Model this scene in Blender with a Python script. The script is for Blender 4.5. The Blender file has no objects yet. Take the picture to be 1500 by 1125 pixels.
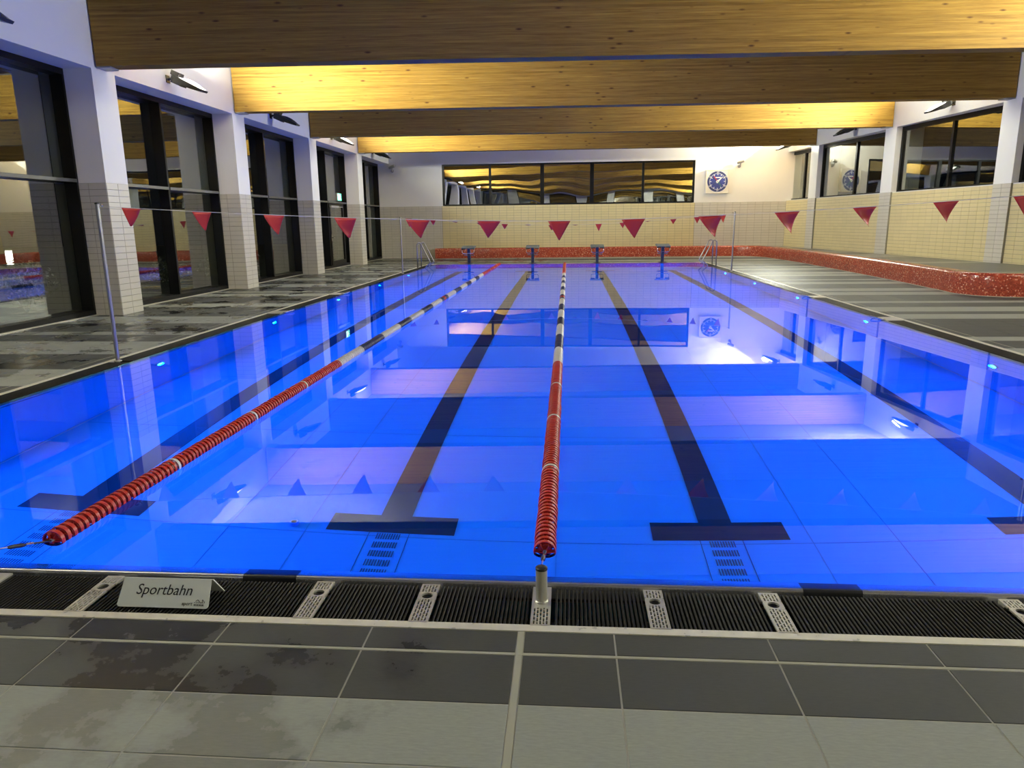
import bpy, bmesh, math, random
from mathutils import Vector, Matrix
random.seed(7)
SC = bpy.context.scene
COL = SC.collection
PI = math.pi

# ------------------------------------------------------------------ camera
CAM_F, YAW, PITCH, ROLL = 1053.857, 0.07791, 0.22061, -0.01221
CAM_P = (0.10176, -3.00408, 1.56256)
def make_camera():
    fwd = Vector((-math.sin(YAW) * math.cos(PITCH), math.cos(YAW) * math.cos(PITCH), -math.sin(PITCH)))
    r = Vector((math.cos(YAW), math.sin(YAW), 0)); u = r.cross(fwd)
    c, s = math.cos(ROLL), math.sin(ROLL)
    R, U = c * r + s * u, -s * r + c * u
    cd = bpy.data.cameras.new('camera'); cd.sensor_fit = 'HORIZONTAL'; cd.sensor_width = 36
    cd.lens = CAM_F / 1500 * 36; cd.clip_start = 0.05; cd.clip_end = 300
    o = bpy.data.objects.new('camera', cd); COL.objects.link(o)
    o.matrix_world = Matrix(((R.x, U.x, -fwd.x, CAM_P[0]), (R.y, U.y, -fwd.y, CAM_P[1]), (R.z, U.z, -fwd.z, CAM_P[2]), (0, 0, 0, 1)))
    SC.camera = o
make_camera()

# ------------------------------------------------------------------ world, exposure, light constants
w = bpy.data.worlds.new('night'); SC.world = w; w.use_nodes = True
w.node_tree.nodes['Background'].inputs[0].default_value = (0.10, 0.13, 0.22, 1)
w.node_tree.nodes['Background'].inputs[1].default_value = 0.02
SC.view_settings.view_transform = 'Standard'; SC.view_settings.look = 'None'
SC.view_settings.exposure = 0.0; SC.view_settings.gamma = 1.0
SC.view_settings.use_curve_mapping = False
FLOOD_W, FLOOD_C = 1350.0, (0.96, 0.98, 0.82)
POOL_W, POOL_C = 245.0, (0.0, 0.078, 1.0)
cy = SC.cycles
cy.max_bounces = 12; cy.diffuse_bounces = 5; cy.glossy_bounces = 6; cy.transmission_bounces = 8; cy.transparent_max_bounces = 16
cy.sample_clamp_indirect = 6.0; cy.caustics_refractive = True; cy.caustics_reflective = True; cy.blur_glossy = 0.3
cy.use_denoising = True

# ------------------------------------------------------------------ materials
MATS = {}
def new_mat(n):
    m = bpy.data.materials.new(n); m.use_nodes = True; MATS[n] = m
    nt = m.node_tree; b = nt.nodes['Principled BSDF']
    return m, nt, b
def node(nt, t, **kw):
    n = nt.nodes.new(t)
    for k, v in kw.items():
        if k.startswith('i_'): n.inputs[k[2:].replace('_', ' ')].default_value = v
        else: setattr(n, k, v)
    return n
def c4(c): return (c[0], c[1], c[2], 1.0)
def simple(n, col, rough=0.5, metal=0.0, noise=0.0, nscale=8.0, bump=0.0, bscale=60.0, spec=0.5, rnoise=0.0):
    m, nt, b = new_mat(n)
    b.inputs['Base Color'].default_value = c4(col); b.inputs['Roughness'].default_value = rough; b.inputs['Metallic'].default_value = metal
    b.inputs['Specular IOR Level'].default_value = spec
    tc = node(nt, 'ShaderNodeNewGeometry')
    if noise or rnoise:
        nz = node(nt, 'ShaderNodeTexNoise'); nz.inputs['Scale'].default_value = nscale; nz.inputs['Detail'].default_value = 4
        nt.links.new(tc.outputs['Position'], nz.inputs['Vector'])
        if noise:
            mx = node(nt, 'ShaderNodeMix', data_type='RGBA')
            mx.inputs[6].default_value = c4([x * (1 - noise) for x in col]); mx.inputs[7].default_value = c4([min(1, x * (1 + noise)) for x in col])
            nt.links.new(nz.outputs['Fac'], mx.inputs[0]); nt.links.new(mx.outputs[2], b.inputs['Base Color'])
        if rnoise:
            mr = node(nt, 'ShaderNodeMapRange'); mr.inputs['From Min'].default_value = 0.3; mr.inputs['From Max'].default_value = 0.7
            mr.inputs['To Min'].default_value = max(0.03, rough - rnoise); mr.inputs['To Max'].default_value = min(1, rough + rnoise)
            nt.links.new(nz.outputs['Fac'], mr.inputs['Value']); nt.links.new(mr.outputs[0], b.inputs['Roughness'])
    if bump:
        n2 = node(nt, 'ShaderNodeTexNoise'); n2.inputs['Scale'].default_value = bscale; n2.inputs['Detail'].default_value = 3
        nt.links.new(tc.outputs['Position'], n2.inputs['Vector'])
        bp = node(nt, 'ShaderNodeBump'); bp.inputs['Strength'].default_value = bump; bp.inputs['Distance'].default_value = 0.01
        nt.links.new(n2.outputs['Fac'], bp.inputs['Height']); nt.links.new(bp.outputs[0], b.inputs['Normal'])
    return m
def emit(n, col, s):
    m, nt, b = new_mat(n)
    b.inputs['Base Color'].default_value = c4(col); b.inputs['Emission Color'].default_value = c4(col); b.inputs['Emission Strength'].default_value = s
    return m

PLASTER = simple('plaster', (0.80, 0.79, 0.77), 0.75, noise=0.02, nscale=3, bump=0.05, bscale=90)
CEIL = simple('ceiling_board', (0.40, 0.39, 0.36), 0.8, noise=0.05, nscale=2)
BLACKM = simple('black_frame_metal', (0.004, 0.004, 0.0045), 0.4, noise=0.2, nscale=4, spec=0.2)
BLACKP = simple('black_plastic', (0.012, 0.012, 0.012), 0.42, noise=0.2, nscale=20)
GRATEM = simple('grate_plastic', (0.009, 0.0085, 0.008), 0.42, noise=0.2, nscale=20, spec=0.15)
STEEL = simple('brushed_steel', (0.56, 0.54, 0.47), 0.38, metal=0.55, noise=0.06, nscale=12, bump=0.04, bscale=40, rnoise=0.1)
POLEM = simple('pole_steel', (0.34, 0.34, 0.36), 0.3, metal=0.85, noise=0.05, nscale=9)
TRIMG = simple('anodised_trim', (0.10, 0.10, 0.095), 0.4, metal=0.3, noise=0.05, nscale=8)
EDGEM = simple('edge_steel', (0.78, 0.74, 0.60), 0.4, metal=0.2, noise=0.12, nscale=22, rnoise=0.15)
CHROME = simple('polished_steel', (0.72, 0.72, 0.72), 0.12, metal=1.0, noise=0.04, nscale=10)
SIGNM = simple('sign_steel', (0.92, 0.95, 0.86), 0.40, metal=0.15, noise=0.04, nscale=18)
POOLM = simple('pool_steel', (0.09, 0.39, 0.52), 0.5, metal=0.0, noise=0.05, nscale=0.8)
LINEM = simple('lane_line_black', (0.010, 0.011, 0.014), 0.45, noise=0.25, nscale=6)
SLOTM = simple('slot_dark', (0.05, 0.06, 0.08), 0.6, noise=0.2, nscale=9)
GROUT = simple('grout', (0.40, 0.38, 0.31), 0.9, noise=0.12, nscale=9)
GROUTL = simple('joint_sealant', (0.36, 0.35, 0.27), 0.7, noise=0.06, nscale=9)
GROUTD = simple('wall_grout', (0.24, 0.22, 0.17), 0.9, noise=0.1, nscale=9)
REDP = simple('float_red', (0.50, 0.030, 0.014), 0.38, noise=0.08, nscale=9)
WHITEP = simple('float_white', (0.72, 0.69, 0.58), 0.4, noise=0.05, nscale=9)
BLUEP = simple('float_blue', (0.012, 0.022, 0.075), 0.4, noise=0.1, nscale=9)
FLAGM = simple('pennant_red', (0.42, 0.022, 0.018), 0.55, noise=0.06, nscale=7)
CORD = simple('white_cord', (0.62, 0.60, 0.52), 0.6, noise=0.05, nscale=9)
BLOCKM = simple('block_blue_steel', (0.055, 0.075, 0.13), 0.4, metal=0.3, noise=0.1, nscale=8)
BLOCKT = simple('block_top_grey', (0.11, 0.12, 0.11), 0.7, noise=0.1, nscale=14, bump=0.2, bscale=300)
LAMPB = simple('lamp_body', (0.020, 0.019, 0.017), 0.3, metal=0.2, noise=0.1, nscale=9)
CLOCKW = simple('clock_case', (0.74, 0.70, 0.62), 0.5, noise=0.02, nscale=5)
CLOCKB = simple('clock_blue', (0.010, 0.022, 0.20), 0.3, noise=0.05, nscale=5)
CLOCKD = simple('clock_rim_blue', (0.008, 0.016, 0.11), 0.3, noise=0.05, nscale=5)
WHITE = simple('white_print', (0.80, 0.80, 0.80), 0.5, noise=0.01)
REDH = simple('red_print', (0.55, 0.02, 0.04), 0.5, noise=0.01)
GREENH = simple('green_print', (0.03, 0.20, 0.08), 0.5, noise=0.01)
BLACKINK = simple('black_print', (0.006, 0.006, 0.006), 0.6, noise=0.1)
GREYPL = simple('grey_plastic', (0.32, 0.31, 0.29), 0.5, noise=0.05, nscale=10)
EARTH = simple('garden_soil', (0.10, 0.10, 0.075), 0.95, noise=0.35, nscale=2.5, bump=0.5, bscale=14)
LENS_ON = emit('flood_lens_lit', (1.0, 0.97, 0.90), 6.0)
LENS_OFF = simple('flood_lens_dark', (0.05, 0.05, 0.05), 0.08, noise=0.05)
POOLLENS = emit('pool_lens', (0.10, 0.62, 1.0), 14.0)
EXITG = emit('exit_green', (0.06, 0.80, 0.42), 1.6)
EXITW = emit('exit_white', (0.75, 1.0, 0.90), 2.6)
BOLL = emit('bollard_glow', (1.0, 0.93, 0.78), 16.0)

def tile_mat(n, c, rough=0.22, var=0.10, grain=0.0):
    m, nt, b = new_mat(n)
    g = node(nt, 'ShaderNodeNewGeometry')
    nz = node(nt, 'ShaderNodeTexNoise'); nz.inputs['Scale'].default_value = 1.6; nz.inputs['Detail'].default_value = 2
    nt.links.new(g.outputs['Position'], nz.inputs['Vector'])
    ad = node(nt, 'ShaderNodeMath', operation='MULTIPLY_ADD'); ad.inputs[1].default_value = 0.5
    nt.links.new(g.outputs['Random Per Island'], ad.inputs[0]); nt.links.new(nz.outputs['Fac'], ad.inputs[2])
    mx = node(nt, 'ShaderNodeMix', data_type='RGBA')
    mx.inputs[6].default_value = c4([x * (1 - var) for x in c]); mx.inputs[7].default_value = c4([min(1, x * (1 + var)) for x in c])
    nt.links.new(ad.outputs[0], mx.inputs[0]); nt.links.new(mx.outputs[2], b.inputs['Base Color'])
    b.inputs['Roughness'].default_value = rough
    return m
TILE_Y = tile_mat('tile_yellow', (0.62, 0.53, 0.295), 0.30, 0.06)
TILE_C = tile_mat('tile_cream', (0.56, 0.53, 0.47), 0.28, 0.05)

def deck_mat(n, c, wet):
    # matt stoneware, brushed grain, with a film of splashed water lying in patches
    m, nt, b = new_mat(n)
    g = node(nt, 'ShaderNodeNewGeometry')
    mp = node(nt, 'ShaderNodeMapping'); mp.inputs['Scale'].default_value = (1.0, 5.0, 1.0)
    nt.links.new(g.outputs['Position'], mp.inputs['Vector'])
    gr = node(nt, 'ShaderNodeTexNoise'); gr.inputs['Scale'].default_value = 26; gr.inputs['Detail'].default_value = 6; gr.inputs['Roughness'].default_value = 0.7
    nt.links.new(mp.outputs[0], gr.inputs['Vector'])
    fine = node(nt, 'ShaderNodeTexNoise'); fine.inputs['Scale'].default_value = 1.1; fine.inputs['Detail'].default_value = 4
    nt.links.new(g.outputs['Position'], fine.inputs['Vector'])
    mx = node(nt, 'ShaderNodeMix', data_type='RGBA')
    mx.inputs[6].default_value = c4([x * 0.72 for x in c]); mx.inputs[7].default_value = c4([x * 1.28 for x in c])
    nt.links.new(gr.outputs['Fac'], mx.inputs[0])
    wn = node(nt, 'ShaderNodeTexNoise'); wn.inputs['Scale'].default_value = 1.35; wn.inputs['Detail'].default_value = 7; wn.inputs['Roughness'].default_value = 0.62
    nt.links.new(g.outputs['Position'], wn.inputs['Vector'])
    sp = node(nt, 'ShaderNodeSeparateXYZ'); nt.links.new(g.outputs['Position'], sp.inputs[0])
    # splashed side: the deck along the window wall (x < -0.3) is wetter than the opposite deck
    mr = node(nt, 'ShaderNodeMapRange'); mr.inputs['From Min'].default_value = -0.9; mr.inputs['From Max'].default_value = 0.5
    mr.inputs['To Min'].default_value = 0.075; mr.inputs['To Max'].default_value = -0.16
    nt.links.new(sp.outputs['X'], mr.inputs['Value'])
    my = node(nt, 'ShaderNodeMapRange'); my.inputs['From Min'].default_value = -0.3; my.inputs['From Max'].default_value = 3.0
    my.inputs['To Min'].default_value = 0.02; my.inputs['To Max'].default_value = -0.03
    nt.links.new(sp.outputs['Y'], my.inputs['Value'])
    am = node(nt, 'ShaderNodeMath', operation='ADD'); nt.links.new(mr.outputs[0], am.inputs[0]); nt.links.new(my.outputs[0], am.inputs[1]); mr = am
    ad = node(nt, 'ShaderNodeMath', operation='ADD'); nt.links.new(wn.outputs['Fac'], ad.inputs[0]); nt.links.new(mr.outputs[0], ad.inputs[1])
    th = node(nt, 'ShaderNodeMapRange'); th.inputs['From Min'].default_value = 0.54; th.inputs['From Max'].default_value = 0.60
    nt.links.new(ad.outputs[0], th.inputs['Value'])
    dk = node(nt, 'ShaderNodeMix', data_type='RGBA', blend_type='MULTIPLY'); dk.inputs[7].default_value = (wet, wet, wet * 1.02, 1)
    nt.links.new(th.outputs[0], dk.inputs[0]); nt.links.new(mx.outputs[2], dk.inputs[6]); nt.links.new(dk.outputs[2], b.inputs['Base Color'])
    rr = node(nt, 'ShaderNodeMapRange'); rr.inputs['To Min'].default_value = 0.55; rr.inputs['To Max'].default_value = 0.22
    nt.links.new(th.outputs[0], rr.inputs['Value']); nt.links.new(rr.outputs[0], b.inputs['Roughness']); b.inputs['Specular IOR Level'].default_value = 0.22
    bp = node(nt, 'ShaderNodeBump'); bp.inputs['Strength'].default_value = 0.08; bp.inputs['Distance'].default_value = 0.004
    nt.links.new(gr.outputs['Fac'], bp.inputs['Height']); nt.links.new(bp.outputs[0], b.inputs['Normal'])
    return m
DECK_D = deck_mat('deck_tile_dark', (0.058, 0.059, 0.053), 0.55)
DECK_L = deck_mat('deck_tile_light', (0.300, 0.308, 0.262), 0.68)

def wood_mat():
    m, nt, b = new_mat('glulam_spruce')
    tc = node(nt, 'ShaderNodeTexCoord')
    sep = node(nt, 'ShaderNodeSeparateXYZ'); nt.links.new(tc.outputs['Object'], sep.inputs[0])
    # lamella index
    mul = node(nt, 'ShaderNodeMath', operation='MULTIPLY'); mul.inputs[1].default_value = 1 / 0.042; nt.links.new(sep.outputs['Z'], mul.inputs[0])
    fl = node(nt, 'ShaderNodeMath', operation='FLOOR'); nt.links.new(mul.outputs[0], fl.inputs[0])
    fr = node(nt, 'ShaderNodeMath', operation='FRACT'); nt.links.new(mul.outputs[0], fr.inputs[0])
    # stretched grain, shifted per lamella
    sx = node(nt, 'ShaderNodeMath', operation='MULTIPLY_ADD'); sx.inputs[1].default_value = 0.55
    f7 = node(nt, 'ShaderNodeMath', operation='MULTIPLY'); f7.inputs[1].default_value = 7.31; nt.links.new(fl.outputs[0], f7.inputs[0])
    nt.links.new(sep.outputs['X'], sx.inputs[0]); nt.links.new(f7.outputs[0], sx.inputs[2])
    cmb = node(nt, 'ShaderNodeCombineXYZ'); nt.links.new(sx.outputs[0], cmb.inputs[0])
    zy = node(nt, 'ShaderNodeMath', operation='MULTIPLY'); zy.inputs[1].default_value = 16.0; nt.links.new(sep.outputs['Z'], zy.inputs[0])
    nt.links.new(zy.outputs[0], cmb.inputs[2]); nt.links.new(sep.outputs['Y'], cmb.inputs[1])
    gr = node(nt, 'ShaderNodeTexNoise'); gr.inputs['Scale'].default_value = 2.2; gr.inputs['Detail'].default_value = 6; gr.inputs['Roughness'].default_value = 0.65; gr.inputs['Distortion'].default_value = 0.3
    nt.links.new(cmb.outputs[0], gr.inputs['Vector'])
    rp = node(nt, 'ShaderNodeValToRGB'); rp.color_ramp.elements[0].position = 0.28; rp.color_ramp.elements[0].color = (0.235, 0.118, 0.017, 1)
    rp.color_ramp.elements[1].position = 0.72; rp.color_ramp.elements[1].color = (0.50, 0.300, 0.055, 1)
    nt.links.new(gr.outputs['Fac'], rp.inputs['Fac'])
    # tone per lamella
    wn = node(nt, 'ShaderNodeTexWhiteNoise', noise_dimensions='1D'); nt.links.new(fl.outputs[0], wn.inputs['W'])
    tm = node(nt, 'ShaderNodeMapRange'); tm.inputs['To Min'].default_value = 0.78; tm.inputs['To Max'].default_value = 1.05; nt.links.new(wn.outputs['Value'], tm.inputs['Value'])
    v1 = node(nt, 'ShaderNodeVectorMath', operation='SCALE'); nt.links.new(rp.outputs['Color'], v1.inputs[0]); nt.links.new(tm.outputs[0], v1.inputs['Scale'])
    # knots
    mp = node(nt, 'ShaderNodeMapping'); mp.inputs['Scale'].default_value = (2.2, 0.01, 7.0); nt.links.new(tc.outputs['Object'], mp.inputs['Vector'])
    vo = node(nt, 'ShaderNodeTexVoronoi', voronoi_dimensions='3D'); vo.inputs['Scale'].default_value = 1.0; vo.inputs['Randomness'].default_value = 1.0
    nt.links.new(mp.outputs[0], vo.inputs['Vector'])
    kr = node(nt, 'ShaderNodeMapRange'); kr.inputs['From Min'].default_value = 0.06; kr.inputs['From Max'].default_value = 0.17; kr.inputs['To Min'].default_value = 0.92; kr.inputs['To Max'].default_value = 0.0
    nt.links.new(vo.outputs['Distance'], kr.inputs['Value'])
    km = node(nt, 'ShaderNodeMix', data_type='RGBA'); km.inputs[7].default_value = (0.09, 0.035, 0.012, 1)
    nt.links.new(kr.outputs[0], km.inputs[0]); nt.links.new(v1.outputs[0], km.inputs[6])
    # glue lines
    gl = node(nt, 'ShaderNodeMath', operation='LESS_THAN'); gl.inputs[1].default_value = 0.05; nt.links.new(fr.outputs[0], gl.inputs[0])
    g2 = node(nt, 'ShaderNodeMath', operation='MULTIPLY'); g2.inputs[1].default_value = 0.5; nt.links.new(gl.outputs[0], g2.inputs[0])
    gm = node(nt, 'ShaderNodeMix', data_type='RGBA'); gm.inputs[7].default_value = (0.20, 0.09, 0.025, 1)
    nt.links.new(g2.outputs[0], gm.inputs[0]); nt.links.new(km.outputs[2], gm.inputs[6])
    nt.links.new(gm.outputs[2], b.inputs['Base Color'])
    b.inputs['Roughness'].default_value = 0.55; b.inputs['Specular IOR Level'].default_value = 0.15
    return m
WOOD = wood_mat()

def mosaic_mat():
    m, nt, b = new_mat('red_mosaic')
    uv = node(nt, 'ShaderNodeUVMap')
    sc = node(nt, 'ShaderNodeVectorMath', operation='SCALE'); sc.inputs['Scale'].default_value = 1 / 0.024; nt.links.new(uv.outputs[0], sc.inputs[0])
    fl = node(nt, 'ShaderNodeVectorMath', operation='FLOOR'); nt.links.new(sc.outputs[0], fl.inputs[0])
    fr = node(nt, 'ShaderNodeVectorMath', operation='FRACTION'); nt.links.new(sc.outputs[0], fr.inputs[0])
    wn = node(nt, 'ShaderNodeTexWhiteNoise', noise_dimensions='3D'); nt.links.new(fl.outputs[0], wn.inputs['Vector'])
    rp = node(nt, 'ShaderNodeValToRGB'); e = rp.color_ramp.elements
    e[0].position = 0.0; e[0].color = (0.20, 0.016, 0.008, 1); e[1].position = 0.86; e[1].color = (0.42, 0.052, 0.022, 1)
    x = e.new(0.93); x.color = (0.66, 0.22, 0.12, 1); x = e.new(1.0); x.color = (0.75, 0.42, 0.30, 1)
    nt.links.new(wn.outputs['Value'], rp.inputs['Fac'])
    sp = node(nt, 'ShaderNodeSeparateXYZ'); nt.links.new(fr.outputs[0], sp.inputs[0])
    mn = node(nt, 'ShaderNodeMath', operation='MINIMUM'); nt.links.new(sp.outputs['X'], mn.inputs[0]); nt.links.new(sp.outputs['Y'], mn.inputs[1])
    lt = node(nt, 'ShaderNodeMath', operation='LESS_THAN'); lt.inputs[1].default_value = 0.10; nt.links.new(mn.outputs[0], lt.inputs[0])
    mx = node(nt, 'ShaderNodeMix', data_type='RGBA'); mx.inputs[7].default_value = (0.34, 0.12, 0.08, 1)
    nt.links.new(lt.outputs[0], mx.inputs[0]); nt.links.new(rp.outputs['Color'], mx.inputs[6]); nt.links.new(mx.outputs[2], b.inputs['Base Color'])
    rr = node(nt, 'ShaderNodeMath', operation='MULTIPLY_ADD'); rr.inputs[1].default_value = 0.5; rr.inputs[2].default_value = 0.18; nt.links.new(lt.outputs[0], rr.inputs[0])
    nt.links.new(rr.outputs[0], b.inputs['Roughness'])
    # each glass piece is laid at a slightly different tilt
    sb = node(nt, 'ShaderNodeVectorMath', operation='SUBTRACT'); sb.inputs[1].default_value = (0.5, 0.5, 0.5); nt.links.new(wn.outputs['Color'], sb.inputs[0])
    s2 = node(nt, 'ShaderNodeVectorMath', operation='SCALE'); s2.inputs['Scale'].default_value = 0.10; nt.links.new(sb.outputs[0], s2.inputs[0])
    g = node(nt, 'ShaderNodeNewGeometry'); a2 = node(nt, 'ShaderNodeVectorMath', operation='ADD'); nt.links.new(g.outputs['Normal'], a2.inputs[0]); nt.links.new(s2.outputs[0], a2.inputs[1])
    n2 = node(nt, 'ShaderNodeVectorMath', operation='NORMALIZE'); nt.links.new(a2.outputs[0], n2.inputs[0]); nt.links.new(n2.outputs[0], b.inputs['Normal'])
    return m
MOSAIC = mosaic_mat()

def pane_mat(n, r0, wave):
    m = bpy.data.materials.new(n); m.use_nodes = True; nt = m.node_tree; nt.nodes.clear()
    out = node(nt, 'ShaderNodeOutputMaterial'); mix = node(nt, 'ShaderNodeMixShader')
    tr = node(nt, 'ShaderNodeBsdfTransparent'); tr.inputs[0].default_value = (0.82, 0.86, 0.84, 1)
    gl = node(nt, 'ShaderNodeBsdfGlossy'); gl.inputs['Roughness'].default_value = 0.0; gl.inputs['Color'].default_value = (0.95, 0.97, 0.95, 1)
    lw = node(nt, 'ShaderNodeLayerWeight'); lw.inputs['Blend'].default_value = 0.5
    pw = node(nt, 'ShaderNodeMath', operation='POWER'); pw.inputs[1].default_value = 4.2; nt.links.new(lw.outputs['Facing'], pw.inputs[0])
    ma = node(nt, 'ShaderNodeMath', operation='MULTIPLY_ADD'); ma.inputs[1].default_value = 1 - r0; ma.inputs[2].default_value = r0; nt.links.new(pw.outputs[0], ma.inputs[0])
    nt.links.new(ma.outputs[0], mix.inputs[0]); nt.links.new(tr.outputs[0], mix.inputs[1]); nt.links.new(gl.outputs[0], mix.inputs[2])
    g = node(nt, 'ShaderNodeNewGeometry'); nz = node(nt, 'ShaderNodeTexNoise'); nz.inputs['Scale'].default_value = 0.55; nz.inputs['Detail'].default_value = 0.5
    nt.links.new(g.outputs['Position'], nz.inputs['Vector'])
    bp = node(nt, 'ShaderNodeBump'); bp.inputs['Strength'].default_value = 1.0; bp.inputs['Distance'].default_value = wave
    nt.links.new(nz.outputs['Fac'], bp.inputs['Height']); nt.links.new(bp.outputs[0], gl.inputs['Normal'])
    nt.links.new(mix.outputs[0], out.inputs[0]); MATS[n] = m
    return m
PANE = pane_mat('window_glass', 0.22, 0.006)
PANE_FAR = pane_mat('window_glass_wavy', 0.50, 0.014)

def water_mat():
    m = bpy.data.materials.new('pool_water'); m.use_nodes = True; nt = m.node_tree; nt.nodes.clear()
    out = node(nt, 'ShaderNodeOutputMaterial'); mix = node(nt, 'ShaderNodeMixShader'); fz = node(nt, 'ShaderNodeFresnel'); fz.inputs['IOR'].default_value = 1.333
    gl = node(nt, 'ShaderNodeBsdfGlossy'); gl.inputs['Roughness'].default_value = 0.0
    rf = node(nt, 'ShaderNodeBsdfRefraction'); rf.inputs['IOR'].default_value = 1.333; rf.inputs['Roughness'].default_value = 0.0
    rf.inputs['Color'].default_value = (0.40, 0.86, 1.0, 1)
    g = node(nt, 'ShaderNodeNewGeometry'); nz = node(nt, 'ShaderNodeTexNoise'); nz.inputs['Scale'].default_value = 1.1; nz.inputs['Detail'].default_value = 1
    nt.links.new(g.outputs['Position'], nz.inputs['Vector'])
    bp = node(nt, 'ShaderNodeBump'); bp.inputs['Strength'].default_value = 1.0; bp.inputs['Distance'].default_value = 0.00025
    nt.links.new(nz.outputs['Fac'], bp.inputs['Height'])
    for q in (gl, rf, fz): nt.links.new(bp.outputs[0], q.inputs['Normal'])
    nt.links.new(fz.outputs[0], mix.inputs[0]); nt.links.new(rf.outputs[0], mix.inputs[1]); nt.links.new(gl.outputs[0], mix.inputs[2])
    nt.links.new(mix.outputs[0], out.inputs[0]); return m
WATER = water_mat()

def leaf_mat():
    m, nt, b = new_mat('shrub_leaf')
    g = node(nt, 'ShaderNodeNewGeometry'); rp = node(nt, 'ShaderNodeValToRGB'); e = rp.color_ramp.elements
    e[0].color = (0.05, 0.075, 0.03, 1); e[1].color = (0.16, 0.19, 0.09, 1); e[1].position = 0.7
    x = e.new(0.8); x.color = (0.62, 0.62, 0.52, 1)
    nt.links.new(g.outputs['Random Per Island'], rp.inputs['Fac']); nt.links.new(rp.outputs['Color'], b.inputs['Base Color']); b.inputs['Roughness'].default_value = 0.5
    return m
LEAF = leaf_mat()

# ------------------------------------------------------------------ mesh helpers
class MB:
    def __init__(s): s.v = []; s.f = []; s.uv = None
    def add(s, vs, fs):
        o = len(s.v); s.v += [tuple(x) for x in vs]; s.f += [tuple(i + o for i in f) for f in fs]; return s
    def box(s, x0, x1, y0, y1, z0, z1):
        vs = [(x, y, z) for z in (z0, z1) for y in (y0, y1) for x in (x0, x1)]
        return s.add(vs, [(0, 2, 3, 1), (4, 5, 7, 6), (0, 1, 5, 4), (2, 6, 7, 3), (0, 4, 6, 2), (1, 3, 7, 5)])
    def cbox(s, x0, x1, y0, y1, z0, z1, b):
        # box whose top edges are chamfered by b
        vs = [(x0, y0, z0), (x1, y0, z0), (x1, y1, z0), (x0, y1, z0), (x0, y0, z1 - b), (x1, y0, z1 - b), (x1, y1, z1 - b), (x0, y1, z1 - b),
              (x0 + b, y0 + b, z1), (x1 - b, y0 + b, z1), (x1 - b, y1 - b, z1), (x0 + b, y1 - b, z1)]
        fs = [(3, 2, 1, 0)] + [(i, (i + 1) % 4, 4 + (i + 1) % 4, 4 + i) for i in range(4)] + [(4 + i, 4 + (i + 1) % 4, 8 + (i + 1) % 4, 8 + i) for i in range(4)] + [(8, 9, 10, 11)]
        return s.add(vs, fs)
    def quad(s, a, b, c, d): return s.add([a, b, c, d], [(0, 1, 2, 3)])
    def prism(s, poly, y0, y1):
        # poly in (x,z), extruded in y
        n = len(poly); vs = [(x, y0, z) for x, z in poly] + [(x, y1, z) for x, z in poly]
        return s.add(vs, [tuple(range(n - 1, -1, -1)), tuple(range(n, 2 * n))] + [(i, (i + 1) % n, n + (i + 1) % n, n + i) for i in range(n)])
    def prismx(s, poly, x0, x1):
        n = len(poly); vs = [(x0, y, z) for y, z in poly] + [(x1, y, z) for y, z in poly]
        return s.add(vs, [tuple(range(n)), tuple(range(2 * n - 1, n - 1, -1))] + [(i, n + i, n + (i + 1) % n, (i + 1) % n) for i in range(n)])
    def prismz(s, poly, z0, z1):
        n = len(poly); vs = [(x, y, z0) for x, y in poly] + [(x, y, z1) for x, y in poly]
        return s.add(vs, [tuple(range(n - 1, -1, -1)), tuple(range(n, 2 * n))] + [(i, (i + 1) % n, n + (i + 1) % n, n + i) for i in range(n)])
    def tube(s, path, r, seg=10, cap=True):
        P = [Vector(p) for p in path]; rs = r if isinstance(r, (list, tuple)) else [r] * len(P)
        t0 = (P[1] - P[0]).normalized(); up = Vector((0, 0, 1)) if abs(t0.z) < 0.9 else Vector((0, 1, 0))
        a = t0.cross(up).normalized(); o = len(s.v); n = len(P)
        for i, p in enumerate(P):
            t = ((P[min(i + 1, n - 1)] - P[max(i - 1, 0)])).normalized()
            a = (a - t * a.dot(t)).normalized(); b = t.cross(a)
            for k in range(seg):
                th = 2 * PI * k / seg; s.v.append(tuple(p + (a * math.cos(th) + b * math.sin(th)) * rs[i]))
        for i in range(n - 1):
            for k in range(seg):
                s.f.append((o + i * seg + k, o + i * seg + (k + 1) % seg, o + (i + 1) * seg + (k + 1) % seg, o + (i + 1) * seg + k))
        if cap:
            s.f.append(tuple(o + k for k in range(seg - 1, -1, -1))); s.f.append(tuple(o + (n - 1) * seg + k for k in range(seg)))
        return s
    def lathe(s, prof, seg=24, axis='z', c=(0, 0, 0), close=False):
        # prof: list of (r, h) along axis
        o = len(s.v); n = len(prof)
        for r, h in prof:
            for k in range(seg):
                th = 2 * PI * k / seg; a, b = r * math.cos(th), r * math.sin(th)
                p = {'z': (a, b, h), 'y': (a, h, b), 'x': (h, a, b)}[axis]
                s.v.append((p[0] + c[0], p[1] + c[1], p[2] + c[2]))
        m = n if close else n - 1
        for i in range(m):
            j = (i + 1) % n
            for k in range(seg):
                s.f.append((o + i * seg + k, o + i * seg + (k + 1) % seg, o + j * seg + (k + 1) % seg, o + j * seg + k))
        if not close:
            s.f.append(tuple(o + k for k in range(seg - 1, -1, -1))); s.f.append(tuple(o + (n - 1) * seg + k for k in range(seg)))
        return s
    def mesh(s, name, smooth=False, fix=True):
        me = bpy.data.meshes.new(name); me.from_pydata(s.v, [], s.f)
        if s.uv:
            l = me.uv_layers.new(name='UVMap')
            for lp in me.loops: l.data[lp.index].uv = s.uv[lp.vertex_index]
        if fix:
            bm = bmesh.new(); bm.from_mesh(me); bmesh.ops.recalc_face_normals(bm, faces=bm.faces); bm.to_mesh(me); bm.free()
        if smooth:
            for p in me.polygons: p.use_smooth = True
        return me
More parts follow.
